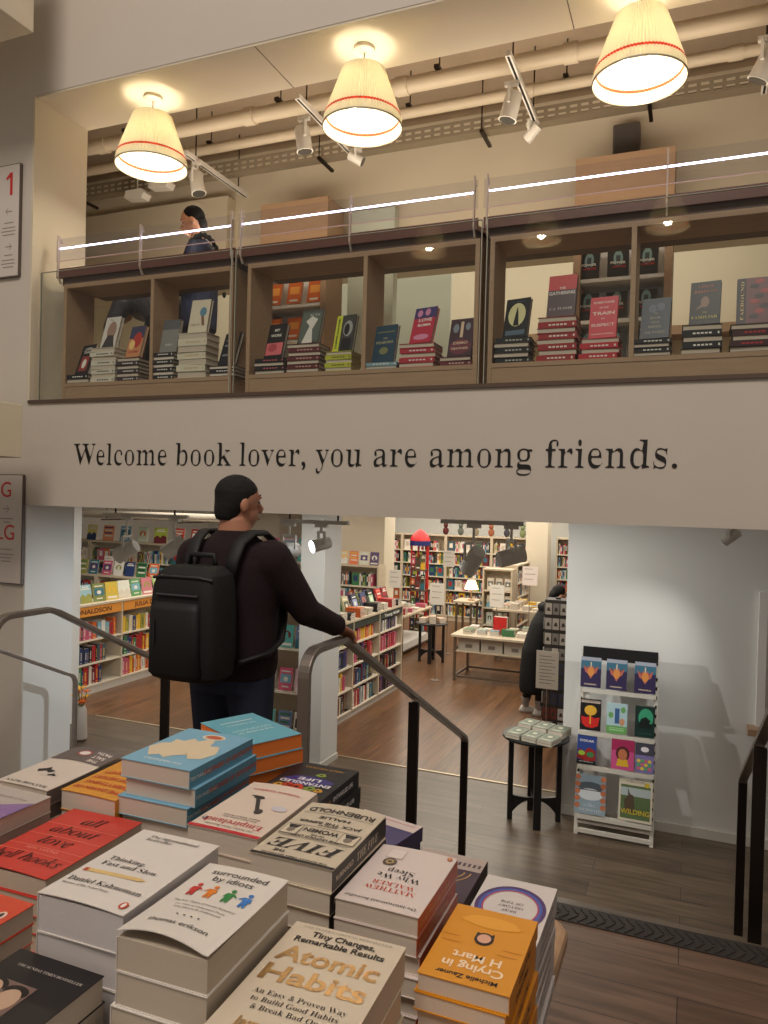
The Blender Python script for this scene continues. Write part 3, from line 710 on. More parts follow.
def p_sbi(m, w, h):
    put(m, 'surrounded', 0, .36*h, 0, .019, 'sans', 0, 'c'); put(m, 'by idiots', 0, .27*h, 0, .019, 'sans', 0, 'c')
    for k, (xx, mi) in enumerate(((-.29, 1), (-.09, 2), (.12, 3), (.32, 4))): person_shape(m, xx*w, .03*h, .036, mi, k % 2)
    put(m, 'The Four Types of Human Behaviour', 0, -.06*h, 0, .0062, 'sans', 0); put(m, '(or, How to Understand Those', 0, -.11*h, 0, .0058, 'sans', 0); put(m, 'Who Cannot Be Understood)', 0, -.15*h, 0, .0058, 'sans', 0)
    for k in range(4): m.disc((-.12+.08*k)*w, -.235*h, .0002, .0016, .0016, 0, 8)
    put(m, 'thomas erikson', 0, -.36*h, 0, .014, 'sans', 0)
stack('white paperback with four small coloured figures on a curling cover', 'book', -.577, .836, 1.06, .131, .204, .042, (228, 220, 212), (228, 220, 212), p_sbi,
      [INKB, P(196, 44, 40), P(226, 128, 34), P(30, 130, 60), P(50, 120, 196)], 2, page=PAGEY, curl=.016)
def p_ah(m, w, h):
    put(m, 'THE INTERNATIONAL BESTSELLER', 0, .455*h, 0, .0058, 'serif', 2, width=.8*w)
    put(m, 'Tiny Changes,', 0, .385*h, 0, .0165, 'bold', 0); put(m, 'Remarkable Results', 0, .315*h, 0, .0165, 'bold', 0)
    put(m, 'Atomic', 0, .13*h, 0, .046, 'bold', 1, width=.86*w); put(m, 'Habits', 0, -.055*h, 0, .046, 'bold', 1, width=.86*w)
    put(m, 'An Easy & Proven Way', 0, -.17*h, 0, .0125, 'serif', 0); put(m, 'to Build Good Habits', 0, -.23*h, 0, .0125, 'serif', 0); put(m, '& Break Bad Ones', 0, -.29*h, 0, .0125, 'serif', 0)
    put(m, 'James Clear', 0, -.42*h, 0, .022, 'bold', 1)
stack('large cream paperback with coppery foil title letters', 'book', -.419, .832, 1.0, .165, .24, .046, (216, 202, 180), (214, 200, 178), p_ah, [INKB, GOLD, P(150, 140, 126)], 2, page=PAGEY, curl=.003)
def p_wws(m, w, h):
    put(m, 'The International Bestseller', 0, .40*h, 0, .0098, 'serif', 0)
    put(m, 'MATTHEW', 0, .20*h, 0, .0165, 'serif', 1); put(m, 'WALKER', 0, .115*h, 0, .0165, 'serif', 1)
    put(m, 'Why We', 0, -.01*h, 0, .021, 'serif', 0, ); put(m, 'Sleep', .02*w, -.10*h, 0, .021, 'serif', 0)
    m.disc(.24*w, -.2*h, .0002, .0125, .0125, 2, 20); m.disc(.24*w, -.2*h, .0004, .007, .007, 3, 16); m.disc(.24*w, -.2*h, .0006, .0045, .0045, 2, 16)
    rect(m, .12*w, -.43*h, .34*w, -.27*h, .0001, 4); rect(m, .13*w, -.425*h, .33*w, -.275*h, .0002, 5)
    penguin_mark(m, -.42*w, -.45*h, .0045, 1, 3)
stack('white paperback with an orange spine and a dark round badge', 'book', -.424, 1.146, .99, .137, .2, .030, (222, 208, 202), (186, 84, 46), p_wws, [INKB, P(196, 72, 56), P(92, 76, 66), P(196, 168, 110), P(196, 180, 172), P(222, 208, 202)], 180, curl=.003,
      spt=[('Why We Sleep', .1, .011, 'serif', 3), ('MATTHEW WALKER', -.28, .008, 'serif', 3)])
def p_chm(m, w, h):
    put(m, 'Michelle Zauner', 0, .395*h, 0, .0135, 'bold', 0)
    put(m, 'Crying in', -.02*w, .265*h, 0, .0245, 'bold', 1); put(m, 'H Mart', -.02*w, .14*h, 0, .0245, 'bold', 1)
    for a, y in ((-.32, .07), (-.36, .0), (.34, .03), (.38, -.05)): rect(m, (a-.11)*w, y*h, (a+.11)*w, y*h+.0012, .0002, 3)
    m.disc(0, -.08*h, .0002, .0145, .017, 0, 20); m.disc(0, -.085*h, .0004, .0105, .012, 2, 16); blob(m, [(-.014, -.12*h), (-.012, -.17*h), (-.006, -.135*h), (.006, -.135*h), (.013, -.16*h), (.0145, -.11*h)], .0003, 0)
    fan(m, [(.34*w*math.cos(R(a))*(1+.08*math.sin(R(5*a))), -.32*h+.085*h*math.sin(R(a))) for a in range(0, 360, 15)], .0001, 4)
stack('bright orange paperback with a small round face on its cover', 'book', -.27, 1.085, .95, .13, .198, .0255, (222, 148, 30), (216, 134, 26), p_chm,
      [P(40, 26, 22), P(238, 214, 186), P(216, 164, 140), P(176, 100, 24), P(226, 158, 48)], 180, spt=[('Crying in H Mart', .0, .012, 'bold', 0)])
def p_five(m, w, h):
    rect(m, -.5*w, .47*h, .5*w, .5*h, .0001, 0)
    put(m, 'THE SUNDAY TIMES BESTSELLER', 0, .445*h, 0, .0055, 'bold', 0, width=.8*w)
    put(m, 'THE', .22*w, .375*h, 0, .012, 'bold', 0); put(m, 'FIVE', 0, .20*h, 0, .047, 'bitalic', 0, width=.86*w)
    for zz in (.14, -.06, -.30): rect(m, -.46*w, zz*h, .46*w, zz*h+.0010, .0002, 0)
    put(m, 'THE UNTOLD LIVES', 0, .10*h, 0, .0095, 'bold', 0, width=.6*w); put(m, 'OF THE', 0, .062*h, 0, .0075, 'bold', 0)
    put(m, 'WOMEN', 0, -.025*h, 0, .019, 'bold', 0, width=.44*w)
    put(m, 'KILLED BY', 0, -.11*h, 0, .008, 'bold', 0); put(m, 'JACK THE RIPPER', 0, -.16*h, 0, .0125, 'bold', 0, width=.8*w)
    put(m, 'HALLIE', 0, -.255*h, 0, .0135, 'bold', 0, width=.4*w); put(m, 'RUBENHOLD', 0, -.40*h, 0, .022, 'bold', 0, width=.86*w)
    for sx in (-.36, .36):
        rect(m, (sx-.11)*w, -.05*h, (sx+.11)*w, .12*h, .00015, 2); rect(m, (sx-.1)*w, -.043*h, (sx+.1)*w, .113*h, .0003, 1)
        m.disc(sx*w, .05*h, .00045, .0075, .009, 2, 14); blob(m, [(sx*w-.012, -.04*h), (sx*w+.012, -.04*h), (sx*w+.007, .02*h), (sx*w-.007, .02*h)], .0004, 0)
    for k in range(5): rect(m, -.42*w, (.155+.0*k)*h, .42*w, (.155)*h+.0006, .0002, 2)
stack('cream paperback printed with bold black newspaper headline type', 'book', -.572, 1.156, 1.03, .15, .218, .034, (206, 192, 170), (46, 40, 38), p_five, [INKB, P(206, 192, 170), P(120, 108, 96)], 180, curl=.006,
      spt=[('THE FIVE', .12, .020, 'bitalic', 1), ('RUBENHOLD', -.3, .011, 'bold', 1)])
def p_emp(m, w, h):
    rect(m, -.5*w, .455*h, .5*w, .5*h, .0001, 1)
    put(m, 'Empireland', 0, .30*h, 0, .025, 'serif', 1, width=.8*w); put(m, 'How Imperialism Has', 0, .235*h, 0, .0075, 'serif', 0); put(m, 'Shaped Modern Britain', 0, .20*h, 0, .0075, 'serif', 0)
    put(m, 'The Sunday Times Bestseller', 0, .40*h, 0, .008, 'serif', 0)
    m.poly([(.012, -.17*h, .0002), (.02, -.16*h, .0002), (-.006, .06*h, .0002), (-.014, .055*h, .0002)], 0)
    m.disc(.016, -.185*h, .0003, .011, .006, 0, 14); m.disc(-.014, .065*h, .0003, .008, .010, 0, 14); m.disc(.022, -.205*h, .0003, .014, .003, 0, 10)
    fan(m, [(-.3*w+.016*math.cos(R(a)), -.05*h+.011*math.sin(R(a*1.))) for a in range(0, 360, 40)], .0002, 2)
    put(m, 'Sathnam Sanghera', 0, -.36*h, 0, .0125, 'serif', 1)
    penguin_mark(m, .42*w, .33*h, .0045, 0, 2)
stack('pale pink paperback with a black rattle drawing and red lettering', 'book', -.729, 1.197, 1.03, .143, .218, .038, (222, 204, 188), (222, 204, 188), p_emp, [P(50, 44, 46), P(186, 34, 46), P(196, 190, 200)], 180, curl=.005)
def p_pog(m, w, h):
    land = [(-.40, .06), (-.34, .2), (-.2, .24), (-.12, .16), (0, .22), (.06, .3), (.16, .24), (.26, .3), (.36, .2), (.44, .12), (.40, .0), (.3, -.04), (.32, -.14), (.2, -.12), (.14, -.22), (.04, -.16), (-.04, -.28), (-.14, -.22), (-.18, -.1), (-.3, -.12), (-.36, -.02)]
    fan(m, [(a*w*1.1, b*h*1.1) for a, b in land], .0001, 0)
    put(m, 'PRISONERS', -.0*w, .06*h, 0, .014, 'bold', 1, width=.5*w); put(m, 'OF GEOGRAPHY', -.0*w, -.0*h, 0, .014, 'bold', 1, width=.6*w)
    put(m, 'Ten maps that tell you', -.02*w, -.07*h, 0, .0065, 'sans', 1); put(m, 'everything about the world', -.02*w, -.1*h, 0, .0065, 'sans', 1)
    m.disc(-.05*w, -.34*h, .0003, .027, .017, 3, 26); m.disc(-.05*w, -.34*h, .0005, .0245, .0145, 2, 26); m.disc(-.05*w, -.34*h, .0007, .019, .010, 1, 24)
    put(m, 'TIM MARSHALL', 0, .37*h, 0, .014, 'sans', 3)
stack('sky blue paperback with a cream map shape and red oval badge', 'book', -.953, 1.299, 1.08, .166, .222, .036, (124, 178, 206), (92, 150, 178), p_pog, [P(214, 196, 166), P(190, 92, 62), P(214, 186, 150), P(232, 232, 226)], 180, jit=.008,
      spt=[('PRISONERS OF GEOGRAPHY', .1, .014, 'bold', 1), ('TIM MARSHALL', -.33, .011, 'sans', 3)])
def p_pow(m, w, h):
    rect(m, -.3*w, -.3*h, .3*w, -.28*h, .0001, 0); put(m, 'THE POWER OF', 0, .1*h, 0, .014, 'sans', 0); put(m, 'GEOGRAPHY', 0, .0, 0, .019, 'bold', 1, width=.75*w)
    m.disc(.36*w, .4*h, .0003, .007, .007, 0, 14); put(m, 'TIM MARSHALL', 0, -.2*h, 0, .012, 'sans', 0)
stack('turquoise paperback with orange page sides beside the sky blue pile', 'book', -.987, 1.586, 1.04, .15, .222, .036, (104, 176, 196), (232, 124, 48), p_pow, [P(226, 232, 228), P(168, 206, 214)], 64+180, page=mat('orange_sprayed_edges', (232, 124, 48), .7))
def p_ent(m, w, h):
    put(m, 'ENTANGLED', 0, .04*h, .0004, .021, 'bold', 0, width=.8*w); put(m, 'LIFE', 0, -.07*h, .0004, .021, 'bold', 0, width=.36*w)
    fan(m, [(.38*w*math.cos(R(a))*(1+.1*math.sin(R(4*a))), .0*h+.13*h*math.sin(R(a))) for a in range(0, 360, 12)], 0, 4)
    for cx, cy, r, mi in ((.05, .19, .018, 1), (.2, .17, .013, 1), (-.16, .18, .014, 2), (-.3, .2, .011, 3), (.33, .2, .011, 3), (-.08, -.2, .012, 2)):
        fan(m, [(cx*w+r*math.cos(R(a))*(1+.2*math.sin(R(3*a))), cy*h+r*.9*math.sin(R(a))) for a in range(0, 360, 20)], .0002, mi)
        m.disc(cx*w, cy*h, .0004, r*.35, r*.3, 5, 10)
    put(m, 'MERLIN SHELDRAKE', 0, -.40*h, 0, .011, 'sans', 3)
stack('black paperback with glowing mushrooms drawn on its cover', 'book', -.782, 1.505, .97, .155, .214, .034, (26, 24, 32), (26, 24, 30), p_ent, [P(236, 232, 232), P(196, 60, 30), P(128, 150, 52), P(206, 150, 40), P(52, 44, 120), BLACK], 180,
      spt=[('ENTANGLED LIFE', .1, .013, 'bold', 0), ('SHELDRAKE', -.32, .010, 'sans', 3)], page=BLACK)
def p_aal(m, w, h):
    for y in (.21, .02, -.16): rect(m, -.5*w, y*h, .5*w, y*h+.0016, .0001, 1)
    put(m, 'all', .02*w, .27*h, 0, .043, 'italic', 0); put(m, 'about', 0, .085*h, 0, .043, 'italic', 0); put(m, 'love', 0, -.10*h, 0, .043, 'italic', 0)
    put(m, 'NEW VISIONS', -.0, -.205*h, 0, .0115, 'bold', 1); put(m, 'bell hooks', 0, -.37*h, 0, .038, 'italic', 0, width=.85*w)
    rect(m, -.5*w, -.25*h, .5*w, -.25*h+.0012, .0001, 1)
stack('coral red paperback with black italic lettering in ruled bands', 'book', -1.045, 1.048, .97, .166, .244, .030, (206, 62, 50), (206, 62, 50), p_aal, [P(46, 22, 22), P(232, 130, 110)], 2, curl=.004, page=PAGEY)
def p_l12(m, w, h):
    rect(m, -.5*w, .1*h, .5*w, .12*h, .0001, 1); penguin_mark(m, .36*w, .28*h, .008, 1, 0)
    put(m, 'Penguin Classics', -.1*w, -.1*h, 0, .012, 'serif', 1)
stack('orange-red paperback with a small oval logo at the left edge', 'book', -.938, .727, 1.0, .13, .2, .028, (214, 78, 50), (214, 78, 50), p_l12, [P(40, 30, 30), P(234, 204, 190)], 0)
def p_l13(m, w, h):
    put(m, 'THE SUNDAY TIMES BESTSELLER', .05*w, .38*h, 0, .0058, 'serif', 1, width=.75*w)
    rect(m, -.42*w, -.15*h, .12*w, .27*h, .0001, 2)
    for cx, cy, rx, ry, mi in ((-.28, .16, .017, .021, 3), (-.02, .14, .016, .020, 3), (-.28, -.03, .024, .026, 0), (-.03, -.04, .022, .024, 4), (-.28, .22, .019, .012, 0), (-.02, .21, .018, .011, 0)):
        m.disc(cx*w, cy*h, .0003+(.0002 if mi == 3 else 0), rx, ry, mi, 18)
    m.disc(-.08*w, -.25*h, .0008, .019, .019, 5, 24); put(m, 'NEW', -.08*w, -.265*h, .0002, .010, 'bold', 0)
    put(m, 'JUST KIDS', 0, -.42*h, 0, .02, 'serif', 1)
stack('black paperback with a sepia photograph of two heads and a yellow roundel', 'book', -.733, .622, 1.0, .14, .235, .035, (30, 26, 28), (30, 26, 28), p_l13, [P(30, 24, 22), P(206, 196, 186), P(120, 96, 88), P(188, 156, 132), P(168, 146, 128), P(206, 172, 60)], 0, page=PAGEY)
def p_rw(m, w, h):
    put(m, 'RAYNOR WINN', 0, .425*h, 0, .0135, 'serif', 0, width=.78*w)
    rect(m, -.5*w, -.5*h, .5*w, -.16*h, .0001, 1); m.disc(0.05*w, -.34*h, .0004, .02, .014, 2, 20); m.disc(.05*w, -.34*h, .0006, .015, .009, 3, 20)
    for k in range(3): put(m, ('THE', 'SALT', 'PATH')[k], -.28*w, (-.24-.09*k)*h, .0002, .015, 'bold', 3)
    fan(m, [(.1*w+a, .12*h+b) for a, b in ((-.022, .0), (-.012, .012), (0, .004), (.016, .014), (.024, .003), (.010, -.004), (.002, -.014), (-.006, -.003))], .0003, 0)
    fan(m, [(-.12*w+a*.5, .2*h+b*.5) for a, b in ((-.022, .0), (-.012, .012), (0, .004), (.016, .014), (.024, .003), (.010, -.004), (.002, -.014), (-.006, -.003))], .0003, 0)
    for k in range(7): rect(m, (.1-.05*k)*w, (.25-.008*k)*h, (.13-.05*k)*w, (.25-.008*k)*h+.001, .0002, 4)
stack('white paperback with a flying black bird and dark photo strip', 'book', -1.26, 1.262, 1.0, .14, .218, .032, (214, 202, 190), (120, 110, 106), p_rw, [P(36, 34, 38), P(98, 88, 86), P(150, 70, 62), P(222, 212, 206), P(150, 140, 132)], 180, curl=.012)
def p_dawn(m, w, h):
    for k, s in enumerate(('THE DAWN OF', 'EVERYTHING', 'A NEW HISTORY', 'OF HUMANITY')): put(m, s, 0, (.32-.14*k)*h, 0, .019, 'bold', 0, width=(.8 if k % 2 else .86)*w)
    put(m, 'DAVID GRAEBER', 0, -.33*h, 0, .013, 'bold', 0); put(m, 'DAVID WENGROW', 0, -.41*h, 0, .013, 'bold', 0)
stack('yellow-orange paperback with red capitals and a bowed cover', 'book', -1.104, 1.268, 1.0, .14, .19, .040, (218, 150, 48), (218, 150, 48), p_dawn, [P(196, 76, 40)], 180, curl=.012)
def p_gr(m, w, h):
    fan(m, [(-.5*w, -.1*h), (.5*w, .3*h), (.5*w, -.5*h), (-.5*w, -.5*h)], .0001, 0); put(m, 'The Hidden Life of Trees', -.0, .3*h, 0, .010, 'serif', 1)
stack('beige and lavender paperback lying at the left edge of the table', 'book', -1.235, 1.03, 1.0, .15, .21, .03, (188, 178, 170), (176, 60, 66), p_gr, [P(136, 106, 156), P(120, 110, 112)], 0, curl=.006)
def p_bht(m, w, h):
    put(m, 'A', 0, .33*h, 0, .008, 'sans', 2); put(m, 'BRIEF', 0, .04*h, 0, .011, 'sans', 2); put(m, 'HISTORY', 0, -.03*h, 0, .011, 'sans', 2); put(m, 'OF TIME', 0, -.10*h, 0, .011, 'sans', 2)
    for r0, r1, mi in ((.066, .059, 0), (.059, .053, 1), (.053, .050, 3)):
        n = 40; vs = []
        for i in range(n): a = 2*math.pi*i/n; vs += [(r1*.93*math.cos(a), r1*1.12*math.sin(a), .0002), (r0*.93*math.cos(a), r0*1.12*math.sin(a), .0002)]
        m.add(vs, [(2*i, 2*i+1, (2*i+3) % (2*n), (2*i+2) % (2*n)) for i in range(n)], mi)
    put(m, 'STEPHEN HAWKING', 0, .43*h, 0, .009, 'sans', 2)
stack('white paperback with a violet and blue ring on its cover', 'book', -.274, 1.30, .90, .13, .2, .024, (218, 210, 206), (196, 190, 188), p_bht, [P(74, 44, 104), P(66, 90, 168), P(96, 84, 92), P(178, 60, 90)], 180, spt=[('A BRIEF HISTORY OF TIME', 0, .010, 'sans', 2)])
def p_f16(m, w, h):
    rect(m, -.5*w, -.5*h, .5*w, -.22*h, .0001, 0)
    for k in range(13): rect(m, (-.46+.073*k)*w, -.36*h, (-.42+.073*k)*w, -.29*h, .0002, 2)
    for a0 in (0, 1):
        n = 14; vs = []
        for i in range(n+1):
            a = R(180*i/n); r1 = .050-.012*a0; vs += [(r1*math.cos(a), -.17*h+r1*math.sin(a)*.9, .0003), ((r1+.003)*math.cos(a), -.17*h+(r1+.003)*math.sin(a)*.9, .0003)]
        m.add(vs, [(2*i, 2*i+1, 2*i+3, 2*i+2) for i in range(n)], 1)
    put(m, 'F', -.1*w, .12*h, 0, .04, 'serif', 1); put(m, 'CIRCE', 0, .0*h, 0, .02, 'serif', 1)
stack('dark purple paperback with gold arches behind the orange-spined pile', 'book', -.42, 1.352, .90, .135, .2, .03, (72, 56, 72), (50, 42, 52), p_f16, [P(176, 160, 152), P(186, 148, 90), P(72, 56, 72)], 180)
def p_p17(m, w, h):
    rect(m, -.5*w, -.5*h, .5*w, -.3*h, .0001, 0); rect(m, -.42*w, -.43*h, .42*w, -.42*h, .0003, 2); m.disc(.2*w, .15*h, .0003, .04, .03, 1, 20)
stack('indigo paperback with a pale band behind the headline paperback', 'book', -.617, 1.462, .90, .155, .2, .03, (74, 66, 112), (60, 54, 90), p_p17, [P(206, 190, 186), P(96, 110, 160), P(176, 60, 60)], 168)
def p_body(m, w, h): put(m, 'THE BODY', 0, .32*h, 0, .02, 'serif', 0, width=.72*w); put(m, 'KEEPS THE SCORE', 0, .22*h, 0, .012, 'serif', 0); m.disc(0, -.05*h, .0002, .02, .03, 0, 16)
stack('pale grey paperback at the bottom edge of the photo', 'book', -.588, .626, .95, .13, .2, .03, (186, 178, 174), (186, 178, 174), p_body, [P(120, 114, 116)], 0)
stack('plain bright orange paperback at the very bottom of the photo', 'book', -.272, .872, .88, .13, .2, .027, (222, 148, 30), (216, 134, 26), p_chm,
      [P(40, 26, 22), P(238, 214, 186), P(216, 164, 140), P(176, 100, 24), P(226, 158, 48)], 180)

# =====================================================================  BALCONY BOOK PILES
BZ = 2.24+.161
def tmat(s): return P(*s)
def titled(me_key, w, h, t, cov, lines, deco=None, page=PAGEY, spine_acc=(220, 214, 200), hard=True):
    """a face-out hardback with its printed cover as a child"""
    def make(loc, rot, label, group, name='hardback_book'):
        o = book(book_mesh(w, h, t, cov, page, spine_acc, hard), loc, rot, name, label, 'book', group)
        m = MB()
        if deco: deco(m, w, h)
        for (txt, x, y, sz, st, mi, wd) in lines: put(m, txt, x*w, y*h, .0006, sz, st, mi, width=wd*w if wd else None)
        m.v = [(a, b, c+t+.0004) for a, b, c in m.v]
        if m.v: m.build('cover_print', me_key, o)
        return o
    return make
def sq(m, w, h, x0, y0, x1, y1, mi, z=.0001): rect(m, x0*w, y0*h, x1*w, y1*h, z, mi)
def el(m, w, h, x, y, rx, ry, mi, z=.0002): m.disc(x*w, y*h, z, rx*w, ry*h, mi, 22)
cW, cR, cK, cY, cG, cO, cC, cP, cT = (226, 222, 212), (186, 38, 42), (24, 22, 26), (222, 200, 90), (150, 170, 60), (216, 110, 50), (70, 130, 140), (196, 96, 120), (40, 74, 84)
IW, IR, IK, IY, IO = tmat(cW), tmat(cR), tmat(cK), tmat(cY), tmat(cO)
def d_face(m, w, h, bgmi=1, fmi=0):
    el(m, w, h, .05, .05, .3, .3, fmi); blob(m, [(-.4*w, -.5*h), (.42*w, -.5*h), (.25*w, -.12*h), (-.15*w, -.1*h)], .0003, bgmi)
